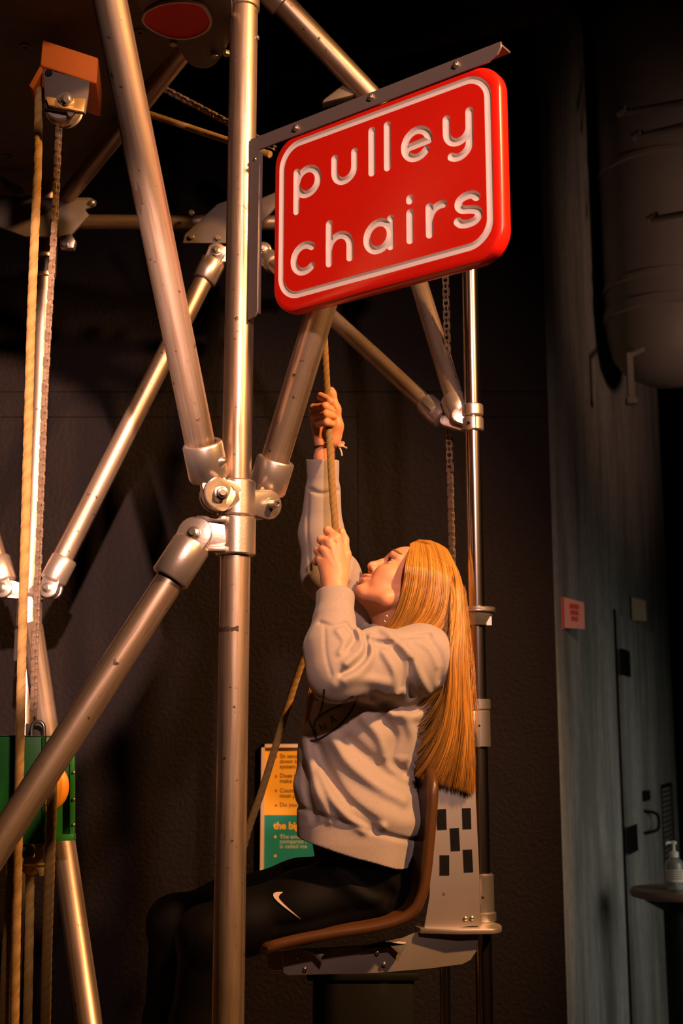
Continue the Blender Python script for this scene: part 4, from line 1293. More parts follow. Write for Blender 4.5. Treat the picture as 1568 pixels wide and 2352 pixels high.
mouth = [(face_x(y, -.0552 + .0030 * (y / .027) ** 2), y, -.0552 + .0030 * (y / .027) ** 2) for y in np.linspace(-.027, .027, 15)]
H.ridge(mouth, -.0042, .0019, 40)
for s in (-1, 1):
    H.ridge([(face_x(s * .0265, -.0525), s * .0265, -.0525), (face_x(s * .029, -.0500), s * .029, -.0500)], -.0030, .0032)
    H.ridge([(face_x(s * .012, -.0725), s * .012, -.0725), (face_x(0, -.0735), 0, -.0735)], -.0016, .0050)
    H.ell((-.006, s * .073, -.002), (.017, .008, .028), .006)
    H.ridge([(.103, s * .017, -.024), (.096, s * .025, -.036), (.088, s * .031, -.046)], -.0014, .005)
# neck down into the collar
H.chain([HL(P(945, 1370, 2.79)), HL(P(912, 1425, 2.795)), HL(P(925, 1500, 2.81))], [.050 / HS, .052 / HS, .064 / HS], .022)
hv, hq = H.mesh()
ht = np.ones((len(hv), 3), np.float32)
# natural colouring: lips and a flush on the cheek
lip = np.exp(-((hv[:, 2] + .0552 - .0030 * (hv[:, 1] / .027) ** 2) / (.0095 - .006 * (hv[:, 1] / .024) ** 2).clip(.002, 1)) ** 4) * np.exp(-(hv[:, 1] / .0235) ** 8) * (hv[:, 0] > .086)
ht *= 1 - lip[:, None] * np.array([.10, .38, .34], np.float32)
fl_ = np.exp(-(((hv[:, 0] - .07) / .03) ** 2 + ((np.abs(hv[:, 1]) - .045) / .025) ** 2 + ((hv[:, 2] + .025) / .03) ** 2))
ht *= 1 - fl_[:, None] * np.array([.0, .16, .14], np.float32)
hvw = HO + HS * (hv @ HM.T)

# ---- hands
def Pp(l): return [P(*q) for q in l]


def hand_field(lo, hi): return Field(lo, hi, .0014)


def bounds(pts, m):
    p = np.array(pts); return p.min(0) - m, p.max(0) + m


# near (left) hand: fist round the rope, back of the hand to the camera
nw = [(772, 1420, 2.575), (770, 1368, 2.590), (766, 1335, 2.600)]
nh_k = [(772, 1236, 2.606), (757, 1246, 2.602), (744, 1264, 2.604), (735, 1286, 2.610)]       # knuckles, index to little
nh_p = [(753, 1219, 2.622), (738, 1240, 2.616), (730, 1265, 2.618), (726, 1290, 2.624)]       # first bend
nh_m = [(757, 1222, 2.650), (742, 1246, 2.648), (738, 1270, 2.648), (736, 1294, 2.648)]       # second bend, behind the rope
nh_t = [(776, 1228, 2.652), (764, 1252, 2.654), (760, 1274, 2.654), (757, 1296, 2.652)]       # tips
allp = Pp(nw + nh_k + nh_p + nh_m + nh_t)
lo_, hi_ = bounds(allp, .04)
N1 = hand_field(lo_, hi_)
N1.chain(Pp(nw), [.0265, .0245, .0250], .010, n=(0, 1, 0), fac=1.10)
N1.cone(P(768, 1345, 2.60), P(768, 1330, 2.602), .0250, .0255, .01, n=(0, 1, 0), fac=1.15)
wr_ = [P(783, 1328, 2.605), P(774, 1325, 2.601), P(764, 1327, 2.602), P(756, 1330, 2.606)]
for i in range(4):
    N1.cone(wr_[i], P(*nh_k[i]), .0150, [.0122, .0120, .0112, .0098][i], .012)
    N1.chain(Pp([nh_k[i], nh_p[i], nh_m[i], nh_t[i]]), [[.0112, .0098, .0086, .0078], [.0112, .0098, .0086, .0078], [.0104, .0092, .0082, .0074], [.0092, .0082, .0074, .0068]][i], .0035)
for i in range(3):
    a = (np.array(P(*nh_k[i])) + np.array(P(*nh_k[i + 1]))) / 2
    N1.ridge([a + np.array([-.010, -.006, .004]), a + np.array([.006, -.010, -.008])], -.0022, .0040)
    N1.ridge([P(*nh_k[i]) + np.array([0, -.012, 0]), P(784 - 4 * i, 1315, 2.585)], .0008, .004)
# thumb along the rope on the right
N1.chain(Pp([(786, 1318, 2.612), (793, 1275, 2.622), (790, 1240, 2.632), (785, 1220, 2.638)]), [.0140, .0118, .0096, .0078], .008)
n1 = N1.mesh()

# far (right) hand: palm side to the camera, fingers wrapped over the rope from the left
fwst = [(744, 1090, 2.745), (744, 1052, 2.740), (748, 1022, 2.735)]
fk = [(742, 918, 2.722), (726, 934, 2.724), (722, 950, 2.726), (728, 968, 2.728)]
fp = [(738, 910, 2.690), (720, 938, 2.688), (722, 953, 2.688), (732, 972, 2.690)]
fm = [(757, 922, 2.664), (746, 934, 2.660), (748, 952, 2.660), (750, 970, 2.662)]
ft = [(764, 932, 2.680), (763, 944, 2.672), (766, 957, 2.672), (763, 974, 2.674)]
allp = Pp(fwst + fk + fp + fm + ft)
lo_, hi_ = bounds(allp, .045)
N2 = hand_field(lo_, hi_)
N2.chain(Pp(fwst), [.0235, .0225, .0235], .010, n=(0, 1, 0), fac=1.12)
fb_ = [P(757, 1010, 2.735), P(750, 1008, 2.738), P(742, 1008, 2.738), P(737, 1010, 2.736)]
for i in range(4):
    N2.cone(fb_[i], P(*fk[i]), .0150, .0125, .012)
    N2.chain(Pp([fk[i], fp[i], fm[i], ft[i]]), [[.0112, .0102, .0092, .0080], [.0114, .0104, .0094, .0080], [.0110, .0100, .0090, .0078], [.0102, .0094, .0084, .0074]][i], .0030)
N2.chain(Pp([(765, 1010, 2.725), (772, 978, 2.710), (770, 940, 2.702), (762, 905, 2.698), (760, 896, 2.698)]), [.0165, .0150, .0115, .0088, .0074], .010)
N2.ell(P(766, 992, 2.715), (.017, .016, .030), .012)
n2 = N2.mesh()

# ---- trunk and legs under the clothes (low detail, continuous from shoulders to ankles)
B = Field((-.62, 2.42, .48), (.28, 3.16, 1.86), .008)
B.chain([P(850, 2010, 2.82), P(825, 1900, 2.82), P(825, 1700, 2.82), P(900, 1540, 2.81), P(948, 1475, 2.80)], [.08, .08, .085, .075, .05], .04, n=(0, 1, 0), fac=.75)
SHN, SHF = P(970, 1512, 2.665), P(905, 1478, 2.955)
ELN, ELF = P(764, 1552, 2.515), P(738, 1318, 2.78)
B.chain([SHN, ELN, P(*nw[0])], [.045, .036, .026], .02)
B.chain([SHF, ELF, P(*fwst[0])], [.045, .036, .024], .02)
LEGN = [(852, 2040, 2.745), (690, 2082, 2.72), (560, 2120, 2.70), (474, 2150, 2.69), (452, 2352, 2.72), (440, 2560, 2.76)]
LEGF = [(852, 2035, 2.895), (690, 2050, 2.92), (520, 2085, 2.94), (400, 2120, 2.96), (385, 2352, 2.99), (380, 2560, 3.02)]
for L_ in (LEGN, LEGF):
    B.chain(Pp(L_), [.066, .060, .052, .045, .044, .028], .03)
bv = B.mesh()
v_, q_ = merge_vq([(hvw, hq), n1, n2, bv])
me = mesh_np(v_, q_, 'body')
at = me.color_attributes.new('tint', 'FLOAT_COLOR', 'POINT')
tc4 = np.ones((len(v_), 4), np.float32); tc4[:len(ht), :3] = ht
at.data.foreach_set('color', tc4.ravel())
add('body', me, M['skin'], PE, sharp=None)

# eyes, brows, lashes, nails
head_tree = BVHTree.FromPolygons([tuple(p) for p in hv], hq.tolist())


def on_face(a, out=.0006):
    h = head_tree.ray_cast(Vector((a[0] + .06, a[1] * 1.25, a[2])), Vector((-.06, -a[1] * .25, 0)).normalized())
    return np.array(h[0] + h[1] * out) if h[0] is not None else np.array(a)


for s in (-1, 1):
    ec = np.array((.0815, s * .0325, .0090)); rE = .0131 * HS
    b = MB(); b.lathe(HW(ec) - fw * rE, fw, [(rE * math.sin(a), rE - rE * math.cos(a)) for a in np.linspace(0.02, math.pi - .02, 14)], 20)
    eye = b.build('eye', M['eyewhite'], PE)
    gd = HM @ np.array([.86, .10, .46]); gd = gd / np.linalg.norm(gd)
    b = MB(); b.lathe(HW(ec), gd, [(rE * 1.02 * math.sin(a), rE * 1.02 * math.cos(a)) for a in np.linspace(.60, .02, 8)], 18)
    b.build('iris', M['iris'], eye)
    rnd_ = random.Random(4 + s)
    for k in range(110):
        t = rnd_.random(); a = np.array((.1055 - .004 * t - .015 * t * t, s * (.013 + .034 * t), .0335 + .006 * math.sin(t * 2.6) + rnd_.uniform(-.0024, .0024)))
        if k == 0: bb = MB()
        a1_ = a + np.array([0, s * .0065, .0012 + rnd_.uniform(-.001, .001)])
        p0 = HW(on_face(a)); p1 = HW(on_face(a1_, .0010))
        bb.tube([p0, HW(on_face((a + a1_) / 2, .0012)), p1], [.0007, .0009, .0003], 4)
    bb.build('eyebrow', M['brow'], PE)
    bb = MB()
    for t in np.linspace(-.9, .95, 26):
        az = t * .86; el = .33 * math.sqrt(max(0, 1 - t * t))
        d = np.array([math.cos(el) * math.cos(az), s * math.cos(el) * math.sin(az), math.sin(el)])
        p0 = ec + .0140 * d; p1 = ec + .0195 * d + np.array([.001, 0, .0028])
        bb.tube([HW(p0), HW((p0 + p1) / 2 + np.array([.0008, 0, -.0006])), HW(p1)], [.0007, .0006, .0002], 4)
    bb.build('eyelashes', M['iris'], PE)
for q, d in ((P(762, 899, 2.690), (.5, -.8, .2)), (P(787, 1221, 2.631), (.4, -.85, .2))):
    b = MB(); b.lathe(V(q), d, [(.0046, 0), (.0040, .0008), (.002, .0012)], 12); b.build('thumb_nail', M['nail'], PE)

# ---- sweatshirt
S = Field((-.14, 2.42, 1.02), (.30, 3.06, 2.16), .0026)
sec = [(1438, 900, 975, .060), (1452, 872, 992, .100), (1472, 846, 1008, .150), (1505, 796, 1022, .185), (1550, 752, 1024, .200), (1610, 714, 1010, .200), (1680, 690, 985, .195), (1730, 686, 962, .192), (1775, 688, 953, .195), (1820, 690, 966, .200), (1875, 692, 964, .200), (1925, 692, 955, .200), (1975, 698, 946, .195), (2020, 705, 942, .19)]
zs = np.array([P(840, r[0], 2.8)[2] for r in sec]); xf = np.array([P(r[1], r[0], 2.8)[0] for r in sec]); xb = np.array([P(r[2], r[0], 2.8)[0] for r in sec]); hy = np.array([r[3] for r in sec])
o_ = np.argsort(zs); zs, xf, xb, hy = zs[o_], xf[o_], xb[o_], hy[o_]
sl, X, Y, Z = S.win([(xf.min(), 2.6, zs.min()), (xb.max(), 3.02, zs.max())], .05)
from_z = lambda a: np.interp(Z.ravel(), zs, a)[None, None, :].astype(np.float32)
cxz = (from_z(xf) + from_z(xb)) / 2; hxz = (from_z(xb) - from_z(xf)) / 2; hyz = from_z(hy)
# the chest is turned a little towards the camera: shear x with y
Xs = X + (Y - 2.81) * -.10
ex = (2.35 + np.clip((P(840, 1780, 2.8)[2] - Z) / .10, 0, 1) * 1.0).astype(np.float32)
rho = (np.abs((Xs - cxz) / hxz) ** ex + np.abs((Y - 2.81) / hyz) ** ex) ** (1 / ex)
d = ((rho - 1) * np.minimum(hxz, hyz)).astype(np.float32)
S.F[sl] = np.minimum(S.F[sl], d)
# shoulders and sleeves
S.chain([P(968, 1512, 2.68), P(915, 1508, 2.73)], [.056, .040], .04)
S.chain([SHN, P(870, 1528, 2.585), P(772, 1546, 2.515)], [.074, .067, .058], .035)
S.chain([P(772, 1546, 2.515), P(762, 1490, 2.535), P(766, 1432, 2.562)], [.058, .056, .047], .02)
S.chain([P(766, 1428, 2.564), P(770, 1372, 2.587)], [.0405, .0415], .010)
S.chain([SHF, P(820, 1400, 2.87), P(748, 1322, 2.785)], [.070, .062, .054], .035)
S.chain([P(746, 1322, 2.785), P(738, 1230, 2.775), P(741, 1132, 2.757)], [.054, .050, .042], .02)
S.chain([P(741, 1126, 2.756), P(741, 1058, 2.742)], [.0365, .0385], .008)
S.ell(P(797, 1312, 2.80), (.030, .035, .036), .03)
# openings of the cuffs
S.cut(P(770, 1376, 2.586), P(771, 1350, 2.597), .0345, .040, .003)
S.cut(P(741, 1068, 2.744), P(742, 1030, 2.738), .031, .036, .003)
# far flat end caps of the cuffs
for a_, d_ in ((P(771, 1364, 2.590), P(771, 1300, 2.612) - P(770, 1420, 2.567)), (P(741, 1056, 2.742), P(741, 1000, 2.730) - P(741, 1120, 2.755))):
    nn = d_ / np.linalg.norm(d_)
    sl, X, Y, Z = S.win([a_ + nn * .03], .06)
    dd = (X - a_[0]) * nn[0] + (Y - a_[1]) * nn[1] + (Z - a_[2]) * nn[2]
    tmp = np.maximum(S.F[sl], dd)
    near = np.sqrt((X - a_[0]) ** 2 + (Y - a_[1]) ** 2 + (Z - a_[2]) ** 2) < .075
    S.F[sl] = np.where(near & (dd > -.02), tmp, S.F[sl])
# neck opening
S.cut(P(918, 1462, 2.805), P(905, 1390, 2.80), .054, .060, .006)
S.chain([P(846, 1446, 2.83), P(858, 1446, 2.765), P(890, 1462, 2.735), P(935, 1464, 2.735), P(985, 1456, 2.78)], [.011] * 5, .012)
# hem: slanting lower edge, ribbed band above it
ha, hb = P(690, 1932, 2.62), P(928, 2004, 2.62)
hd = (hb - ha); hd /= np.linalg.norm(hd); hn = np.array([hd[2], 0, -hd[0]])
if hn[2] > 0: hn = -hn
sl, X, Y, Z = S.win([(-.14, 2.5, 1.02), (.3, 3.05, 1.40)], 0)
dd = ((X - ha[0]) * hn[0] + (Z - ha[2]) * hn[2]).astype(np.float32) + 0 * Y
S.F[sl] = np.maximum(S.F[sl], dd)
S.F[sl] += (.0045 * np.exp(-((dd + .062) / .006) ** 2)).astype(np.float32)
S.F[sl] -= (.010 * np.exp(-((dd + .100) / .030) ** 2)).astype(np.float32)
SV0 = S


def surf(px, py, dy=0.0):
    """point of the shirt surface seen at a pixel: march the field"""
    d = ray(px, py); d = d / d[1]
    for Yq in np.arange(2.43, 3.0, .003):
        w = CAM + d * Yq
        i = np.round((w - S.lo) / S.h).astype(int)
        if np.all(i >= 0) and np.all(i < S.n) and S.F[tuple(i)] < 0: return w + np.array([0, dy, 0])
    return CAM + d * 2.66


def fold(pts, amp, w):
    S.ridge([surf(*p) for p in pts], amp * 1.05, w * .80, flat=.35)


# folds of the body, ridges (+) and valleys (-), as the cloth hangs from the raised arm
fold([(765, 1700), (800, 1752), (860, 1800), (925, 1838)], .013, .016)
fold([(728, 1715), (760, 1790), (805, 1850), (860, 1895)], -.013, .014)
fold([(735, 1775), (765, 1840), (800, 1880), (835, 1905)], .009, .012)
fold([(700, 1690), (712, 1750), (730, 1820), (760, 1880)], .010, .012)
fold([(698, 1760), (706, 1830), (722, 1880)], -.010, .010)
fold([(800, 1700), (850, 1745), (905, 1790), (955, 1815)], -.010, .016)
fold([(835, 1650), (868, 1690), (885, 1735)], .009, .014)
fold([(880, 1650), (905, 1690), (900, 1745), (930, 1775)], -.011, .012)
fold([(925, 1640), (945, 1690), (935, 1740)], .010, .014)
fold([(810, 1860), (850, 1885), (880, 1898)], .008, .009)
fold([(860, 1600), (910, 1625), (955, 1625), (985, 1605)], -.014, .012)
fold([(900, 1640), (960, 1645), (1000, 1600)], .010, .012)
# folds of the near sleeve, bunched in the crook of the elbow
fold([(822, 1452), (834, 1480), (818, 1505), (795, 1525)], .014, .010)
fold([(838, 1462), (842, 1500), (815, 1530), (785, 1548)], -.014, .008)
fold([(800, 1440), (815, 1462), (800, 1490)], -.012, .007)
fold([(850, 1465), (850, 1510), (825, 1545), (790, 1562)], .011, .011)
fold([(842, 1452), (872, 1446), (905, 1468), (945, 1510), (966, 1560), (982, 1596)], .014, .011)
fold([(855, 1470), (890, 1478), (915, 1470)], -.012, .008)
fold([(905, 1462), (945, 1462), (985, 1458)], -.006, .007)
fold([(950, 1470), (985, 1490), (1005, 1530)], .005, .010)
fold([(862, 1478), (905, 1490), (925, 1530), (925, 1575)], -.012, .010)
fold([(880, 1500), (905, 1545), (905, 1590)], .010, .010)
fold([(945, 1520), (935, 1560), (945, 1600)], -.008, .010)
fold([(985, 1470), (1010, 1510), (1012, 1560)], -.006, .012)
fold([(745, 1440), (748, 1500), (760, 1550)], -.0022, .005)
fold([(735, 1430), (765, 1438), (795, 1432)], -.005, .006)
fold([(775, 1450), (790, 1475), (780, 1500)], .006, .008)
fold([(770, 1575), (830, 1560), (890, 1570)], .006, .014)
# far sleeve
fold([(712, 1125), (740, 1134), (778, 1126)], -.0045, .006)
fold([(708, 1135), (706, 1220), (712, 1310)], -.0018, .005)
fold([(790, 1260), (808, 1290), (800, 1330)], .006, .008)
fold([(780, 1280), (770, 1320), (790, 1345)], -.006, .008)
# fine irregular crumple over everything
q_ = S.h / .0031; ii = q_ * np.arange(S.n[0])[:, None, None]; jj = q_ * np.arange(S.n[1])[None, :, None]; kk = q_ * np.arange(S.n[2])[None, None, :]
S.F += (.0012 * np.sin(ii * .11 + 2.1 * np.sin(kk * .031) + jj * .05) * np.sin(kk * .083 + 1.7 * np.sin(jj * .06) - ii * .04)).astype(np.float32)
sv, sq = S.mesh()
me = mesh_np(sv, sq, 'sweatshirt')
SWS = add('sweatshirt', me, M['fleece'], PE, sharp=None, label='grey heather sweatshirt with black circular print')
# cuffs' ribs are too fine to model singly; the neckband is its own part

# ---- leggings
Lg = Field((-.62, 2.50, .50), (.24, 3.16, 1.42), .0050)
Lg.chain([P(852, 2022, 2.82), P(835, 1950, 2.82), P(820, 1900, 2.82)], [.092, .10, .10], .04, n=(0, 1, 0), fac=.62)
Lg.chain(Pp(LEGN), [.080, .071, .062, .056, .053, .036], .03)
Lg.chain(Pp(LEGF), [.080, .071, .062, .056, .053, .036], .03)
Lg.ell(P(474, 2150, 2.685), (.056, .054, .057), .02)
Lg.ell(P(400, 2118, 2.955), (.056, .054, .057), .02)
def lsurf(px, py):
    d = ray(px, py); d = d / d[1]
    for Yq in np.arange(2.52, 3.1, .004):
        w = CAM + d * Yq
        i = np.round((w - Lg.lo) / Lg.h).astype(int)
        if np.all(i >= 0) and np.all(i < Lg.n) and Lg.F[tuple(i)] < 0: return w
    return CAM + d * 2.66
for pts, a_, w_ in (([(800, 2000), (850, 2040), (900, 2060)], -.008, .014), ([(770, 2010), (820, 2050), (880, 2085)], .006, .014), ([(640, 2130), (760, 2105), (880, 2080)], -.005, .012), ([(880, 2030), (900, 2060), (905, 2090)], -.006, .012)):
    Lg.ridge([lsurf(*p) for p in pts], a_, w_)
lv, lq = Lg.mesh()
me = mesh_np(lv, lq, 'leggings')
LGO = add('leggings', me, M['legging'], PE, sharp=None, label='black leggings with a pale tick mark on the thigh')

# ---- shoes (below the frame)
for L_ in (LEGN, LEGF):
    c = P(*L_[-1])
    K = Field(c + np.array([-.22, -.07, -.13]), c + np.array([.10, .07, .06]), .006)
    K.chain([c + np.array([.02, 0, -.03]), c + np.array([.03, 0, -.07])], [.042, .040], .03)
    K.chain([c + np.array([.03, 0, -.08]), c + np.array([-.09, 0, -.085]), c + np.array([-.15, 0, -.09])], [.038, .040, .030], .03)
    v2, q2 = K.mesh(); v2[:, 2] = np.maximum(v2[:, 2], c[2] - .105)
    sh_ = add('shoe', mesh_np(v2, q2), M['shoe'], PE, sharp=None)
    K = Field(c + np.array([-.22, -.07, -.15]), c + np.array([.10, .07, -.06]), .006)
    K.chain([c + np.array([.03, 0, -.108]), c + np.array([-.09, 0, -.108]), c + np.array([-.15, 0, -.108])], [.040, .042, .032], .01)
    v2, q2 = K.mesh(); v2[:, 2] = np.clip(v2[:, 2], c[2] - .125, c[2] - .10)
    add('sole', mesh_np(v2, q2), M['sole'], sh_, sharp=None)

# ---- prints projected onto the cloth
def bvh(ob):
    me = ob.data
    return BVHTree.FromPolygons([v.co.copy() for v in me.vertices], [list(p.vertices) for p in me.polygons])


bt_s = bvh(SWS); bt_l = bvh(LGO)


def decal(tree, pts2, faces, off=.0012):
    """lay a flat outline (in photo pixels) on the cloth"""
    vs = []
    for x, y in pts2:
        d = V(ray(x, y)).normalized()
        h = tree.ray_cast(V(CAM), d)
        q = h[0] if h[0] is not None else V(CAM + np.array(d) * 2.7)
        nrm = h[1] if h[0] is not None else -d
        if nrm.dot(d) > 0: nrm = -nrm
        vs.append(q + nrm * off - d * .0006)
    return vs, faces


def strip(tree, path, w, mb, n=40):
    p = np.array(catmull([(x, y, 0) for x, y in path], n))[:, :2]
    pts = []
    for i in range(n):
        t = p[min(i + 1, n - 1)] - p[max(i - 1, 0)]; t /= np.linalg.norm(t); nn = np.array([-t[1], t[0]])
        pts += [p[i] + nn * w / 2, p[i] - nn * w / 2]
    mb.raw(*decal(tree, pts, [[2 * i, 2 * i + 1, 2 * i + 3, 2 * i + 2] for i in range(n - 1)]))


mb = MB()
strip(bt_s, [(822, 1598), (806, 1632), (780, 1665), (752, 1687), (728, 1699), (712, 1701)], 4.5, mb)      # circle
strip(bt_s, [(745, 1582), (742, 1610), (734, 1640), (724, 1656)], 4, mb)
strip(bt_s, [(806, 1600), (785, 1618), (762, 1628), (742, 1640), (724, 1655)], 4, mb)
strip(bt_s, [(804, 1601), (812, 1599)], 5, mb, 6)
strip(bt_s, [(704, 1640), (712, 1662), (722, 1682), (728, 1699)], 3.5, mb, 20)
strip(bt_s, [(724, 1656), (720, 1672)], 3, mb, 8)
# letters A, N, R of the round caption, and the tilted marks beside them
for ch_, cx_, cy_, ang, sz in (('A', 764, 1652, -28, 21), ('N', 742, 1670, -22, 18), ('R', 724, 1682, -12, 18), ('N', 727, 1602, -70, 18)):
    tm = text_mesh(ch_, 1.0)
    xs = [v.co.x for v in tm.vertices]; mx = (min(xs) + max(xs)) / 2
    # subdivide so that the glyph can bend with the cloth
    pts = []
    c_, s_ = math.cos(math.radians(ang)), math.sin(math.radians(ang))
    for v in tm.vertices:
        x = (v.co.x - mx) * sz * 1.15; y = -(v.co.y - .35) * sz * 1.3
        pts.append((cx_ + x * c_ - y * s_, cy_ + x * s_ + y * c_))
    mb.raw(*decal(bt_s, pts, [list(p.vertices) for p in tm.polygons], .0016))
    bpy.data.meshes.remove(tm)
mb.build('chest_print', M['print'], SWS, smooth=False, label='black circular line print with letters')
mb = MB()
sw = [(628, 2052), (631, 2050), (640, 2050), (650, 2051), (644, 2056), (641, 2062), (642, 2067), (690, 2109), (688, 2109), (660, 2089), (636, 2069), (629, 2061)]
pts = [(656, 2075)] + [tuple(q[:2]) for q in catmull([(x, y, 0) for x, y in sw + [sw[0]]], 48)]
top = catmull([(650, 2050.5, 0), (643, 2056, 0), (641, 2063, 0), (648, 2072, 0), (665, 2088, 0), (690, 2109.5, 0)], 24)
bot = catmull([(648, 2049.5, 0), (636, 2050, 0), (628.5, 2054, 0), (631, 2064, 0), (652, 2083, 0), (689.5, 2109.8, 0)], 24)
pts = [tuple(q[:2]) for q in top] + [tuple(q[:2]) for q in bot]
mb.raw(*decal(bt_l, pts, [[i, i + 1, 24 + i + 1, 24 + i] for i in range(23)], .002))
mb.build('tick_logo', M['swoosh'], LGO, smooth=False, label='pale curved tick logo on the thigh')

# ---- wrist bands and earring
b = MB(); c = P(747, 1027, 2.735)
b.tube([c + np.array([.0262 * math.cos(a), .0235 * math.sin(a), .002 * math.sin(a)]) for a in np.linspace(0, 2 * math.pi, 30)], .0016, 8); b.build('hair_tie', M['bandd'], PE)
b = MB(); b.tube([c + np.array([.0268 * math.cos(a), .0240 * math.sin(a), .004 + .003 * math.cos(a)]) for a in np.linspace(-1.5, .3, 14)], .0022, 8)
kn = P(776, 1021, 2.722)
for l in ([(0, 0), (9, -6), (14, -2), (6, 2)], [(0, 0), (8, 3), (16, 6), (20, 8)], [(0, 0), (4, 8), (8, 18), (9, 26)], [(0, 0), (8, -2), (13, 3), (4, 4)]):
    b.tube(catmull([P(776 + x, 1021 + y, 2.722 - .002 * i) for i, (x, y) in enumerate(l)], 10), .0020, 6)
b.build('string_bracelet', M['bandl'], PE)
b = MB(); c = P(886, 1421, 2.700); b.tube([c + np.array([.0045 * math.cos(a), 0, .0075 * math.sin(a)]) for a in np.linspace(0, 2 * math.pi, 20)], .0009, 6); b.build('hoop_earring', M['bolt'], PE)

# ---- hair: a close cap on the skull and long strands combed from the parting
Cp = Field((-.13, -.10, -.09), (.11, .10, .16), .0030)
Cp.ell((-.002, 0, .041), (.0985, .0800, .0855), .01)
Cp.ell((-.036, 0, .000), (.066, .074, .070), .03)
sl, X, Y, Z = Cp.win([(-.13, -.10, -.09), (.11, .10, .16)], .01)
# hairline: the plane that leaves forehead and face free
Cp.F[sl] = np.maximum(Cp.F[sl], ((X - .042) * .86 + (.060 - Z) * .50 - .019).astype(np.float32))
cv_, cq_ = Cp.mesh()
hc = add('hair', mesh_np(HO + HS * (cv_ @ HM.T), cq_), M['haircap'], PE, sharp=None, label='long straight golden hair falling behind the shoulders')

G_ = {
    'a': [(943, 1248, 2.785), (933, 1290, 2.692), (927, 1335, 2.683), (917, 1385, 2.690), (898, 1428, 2.706), (872, 1452, 2.722)],
    'b': [(962, 1240, 2.812), (966, 1290, 2.683), (962, 1345, 2.670), (948, 1398, 2.675), (922, 1438, 2.690), (890, 1462, 2.704)],
    'c': [(988, 1242, 2.812), (1003, 1293, 2.682), (1004, 1350, 2.664), (992, 1402, 2.662), (962, 1440, 2.668), (918, 1464, 2.680)],
    'd': [(1008, 1250, 2.812), (1032, 1306, 2.690), (1036, 1365, 2.668), (1028, 1415, 2.660), (1005, 1450, 2.654), (968, 1466, 2.648)],
    'e': [(1018, 1256, 2.812), (1042, 1312, 2.698), (1048, 1375, 2.672), (1044, 1440, 2.645), (1034, 1500, 2.615), (1030, 1580, 2.625), (1012, 1680, 2.655), (978, 1748, 2.680), (952, 1780, 2.70)],
    'f': [(1026, 1262, 2.812), (1050, 1318, 2.708), (1056, 1385, 2.682), (1054, 1450, 2.660), (1048, 1520, 2.640), (1050, 1610, 2.650), (1042, 1700, 2.672), (1022, 1770, 2.690), (1012, 1800, 2.70)],
    'g': [(1032, 1272, 2.812), (1056, 1326, 2.725), (1064, 1400, 2.705), (1067, 1480, 2.690), (1068, 1570, 2.688), (1072, 1660, 2.690), (1070, 1745, 2.695), (1068, 1815, 2.70)],
    'h': [(1036, 1282, 2.79), (1060, 1340, 2.76), (1069, 1420, 2.75), (1073, 1500, 2.735), (1078, 1590, 2.72), (1084, 1680, 2.715), (1086, 1760, 2.712), (1087, 1822, 2.71)],
    'i': [(1030, 1280, 2.82), (1055, 1345, 2.84), (1064, 1430, 2.83), (1068, 1520, 2.80), (1070, 1600, 2.76), (1068, 1690, 2.735), (1062, 1780, 2.725)],
    # far side
    'j': [(960, 1262, 2.85), (955, 1330, 2.868), (930, 1400, 2.87), (890, 1450, 2.88), (820, 1490, 2.875), (745, 1530, 2.80), (712, 1590, 2.72), (702, 1660, 2.685)],
    'k': [(1010, 1270, 2.85), (1005, 1340, 2.872), (970, 1410, 2.885), (910, 1460, 2.90), (830, 1500, 2.885), (762, 1540, 2.80), (734, 1600, 2.70), (722, 1650, 2.675)],
    'l': [(1015, 1262, 2.785), (1040, 1300, 2.855), (1040, 1380, 2.87), (1020, 1450, 2.87), (1020, 1540, 2.85), (1035, 1650, 2.80), (1045, 1760, 2.75)],
}
sheets = [('a', 'b', 520, .006), ('b', 'c', 560, .006), ('c', 'd', 480, .006), ('d', 'e', 220, .006), ('e', 'f', 480, .010), ('f', 'g', 480, .012), ('g', 'h', 420, .012), ('h', 'i', 260, .012), ('j', 'k', 330, .010), ('k', 'l', 200, .010), ('i', 'l', 150, .01)]
hrnd = random.Random(11)
hv_all = []; hf_all = []; ht_all = []
nb = 0
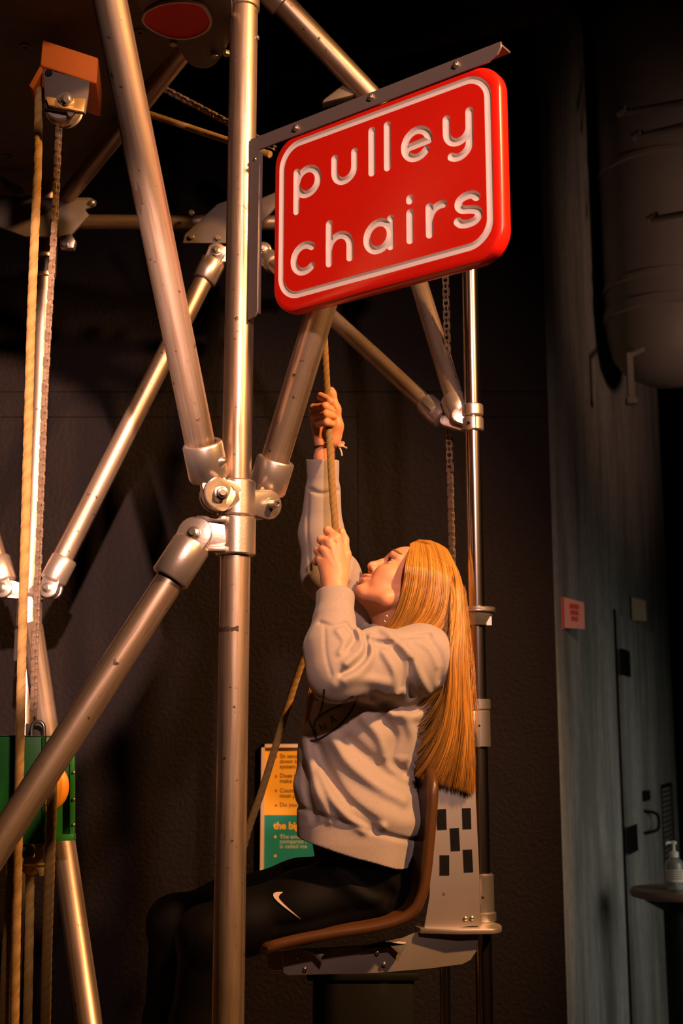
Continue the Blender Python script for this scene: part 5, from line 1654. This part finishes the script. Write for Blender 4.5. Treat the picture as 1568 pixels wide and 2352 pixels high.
for ga, gb, cnt_, thick in sheets:
    NP = 20
    A_ = np.array(catmull([P(*q) for q in G_[ga]], NP)); B_ = np.array(catmull([P(*q) for q in G_[gb]], NP))
    if len(G_[ga]) != len(G_[gb]):
        def arcl(C_):
            dd = np.r_[0, np.cumsum(np.linalg.norm(np.diff(C_, axis=0), axis=1))]
            return np.stack([np.interp(np.linspace(0, dd[-1], NP), dd, C_[:, k]) for k in range(3)], 1)
        A_, B_ = arcl(A_), arcl(B_)
    for k in range(int(cnt_ * 2.0)):
        s_ = hrnd.random(); cl = (round(s_ * 17) + .35 * math.sin(round(s_ * 17) * 5.1)) / 17
        u = np.linspace(0, 1, NP)
        mixs = s_ + (cl - s_) * hrnd.uniform(.2, .9) * u ** 1.1                      # strands gather into locks
        C_ = A_ + (B_ - A_) * mixs[:, None]
        dep = hrnd.random() ** 1.5
        wob = np.array([hrnd.uniform(-1, 1) for _ in range(3)])
        ph = hrnd.uniform(0, 6.3)
        lock = math.sin(cl * 60 + 1.3 * hrnd.random())
        C_ = C_ + np.array([0, 1, 0]) * (dep * thick * (.3 + u)[:, None]) + .0035 * lock * (u[:, None]) * np.array([.5, -1, .3]) + .0045 * wob * (u ** 1.5)[:, None] + .0012 * np.sin(u * 9 + ph)[:, None] * np.array([1, .5, .4])
        # keep every strand outside the skull
        Lc = ((C_ - HO) @ HM) / HS
        ec_ = np.array([-.002, 0, .041]); er3 = np.array([.0985, .080, .0855]) * (1.012 + .022 * (1 - dep))
        rel = (Lc - ec_) / er3; rn = np.linalg.norm(rel, axis=1)
        ins = rn < 1
        if ins.any():
            Lc[ins] = ec_ + rel[ins] / rn[ins][:, None] * er3
            C_ = HO + HS * (Lc @ HM.T)
        end = hrnd.uniform(.74, 1.0) if hrnd.random() < .5 else 1.0
        nn_ = max(int(NP * end), 8)
        C_ = C_[:nn_]
        r0 = hrnd.uniform(.00045, .00095)
        t = np.gradient(C_, axis=0); t /= np.linalg.norm(t, axis=1)[:, None] + 1e-9
        side = np.cross(t, np.array([0.2, -1.0, .1])); side /= np.linalg.norm(side, axis=1)[:, None] + 1e-9
        oth = np.cross(t, side)
        rr_ = r0 * np.clip(np.minimum(1.0, (1 - np.linspace(0, 1, nn_)) * 4 + .15), 0, 1)
        vv = np.stack([C_ + side * rr_[:, None], C_ + oth * rr_[:, None], C_ - side * rr_[:, None], C_ - oth * rr_[:, None]], 1).reshape(-1, 3)
        i0 = np.arange(nn_ - 1)[:, None] * 4
        for e_ in range(4):
            f_ = (e_ + 1) % 4
            hf_all.append(np.concatenate([i0 + e_, i0 + f_, i0 + 4 + f_, i0 + 4 + e_], 1) + nb)
        nb += len(vv); hv_all.append(vv)
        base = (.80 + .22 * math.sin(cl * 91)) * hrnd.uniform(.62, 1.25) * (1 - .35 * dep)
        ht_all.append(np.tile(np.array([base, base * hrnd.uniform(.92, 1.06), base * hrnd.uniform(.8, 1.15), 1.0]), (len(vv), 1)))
# loose flyaways over the crown and down the back
for k in range(120):
    a = hrnd.random()
    if k < 60:
        x0 = 948 + 85 * a; lift = hrnd.uniform(0, 6)
        yc = lambda x: 1241 + max(0, x - 962) ** 2 / 10000 * 105
        pts = [P(x0, yc(x0) + 4, 2.80)] + [P(x0 + dx_, yc(x0 + dx_) + 3 - lift * w_, 2.795 - .0004 * dx_) for dx_, w_ in ((9, .7), (20, 1.0), (32, .5))]
    else:
        x0 = 1058 + 12 * a; y0 = 1340 + 120 * hrnd.random()
        pts = [P(x0, y0, 2.76), P(x0 + hrnd.uniform(4, 14), y0 + 90, 2.75), P(x0 + hrnd.uniform(4, 26), y0 + 190, 2.74), P(x0 + hrnd.uniform(0, 34), y0 + 290, 2.73)]
    C_ = np.array(catmull(pts, 14)); r0 = hrnd.uniform(.00022, .00042)
    t = np.gradient(C_, axis=0); t /= np.linalg.norm(t, axis=1)[:, None] + 1e-9
    side = np.cross(t, np.array([0.2, -1.0, .1])); side /= np.linalg.norm(side, axis=1)[:, None] + 1e-9
    oth = np.cross(t, side)
    vv = np.stack([C_ + side * r0, C_ + oth * r0, C_ - side * r0, C_ - oth * r0], 1).reshape(-1, 3)
    i0 = np.arange(13)[:, None] * 4
    for e_ in range(4):
        f_ = (e_ + 1) % 4
        hf_all.append(np.concatenate([i0 + e_, i0 + f_, i0 + 4 + f_, i0 + 4 + e_], 1) + nb)
    nb += len(vv); hv_all.append(vv); ht_all.append(np.tile(np.array([.9, .9, .9, 1.0]), (len(vv), 1)))
hvv = np.concatenate(hv_all); hff = np.concatenate(hf_all)
me = mesh_np(hvv, hff, 'hair_strands')
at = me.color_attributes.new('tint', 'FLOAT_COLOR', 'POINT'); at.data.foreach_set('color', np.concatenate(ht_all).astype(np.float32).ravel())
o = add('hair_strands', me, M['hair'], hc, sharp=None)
o['kind'] = 'stuff'
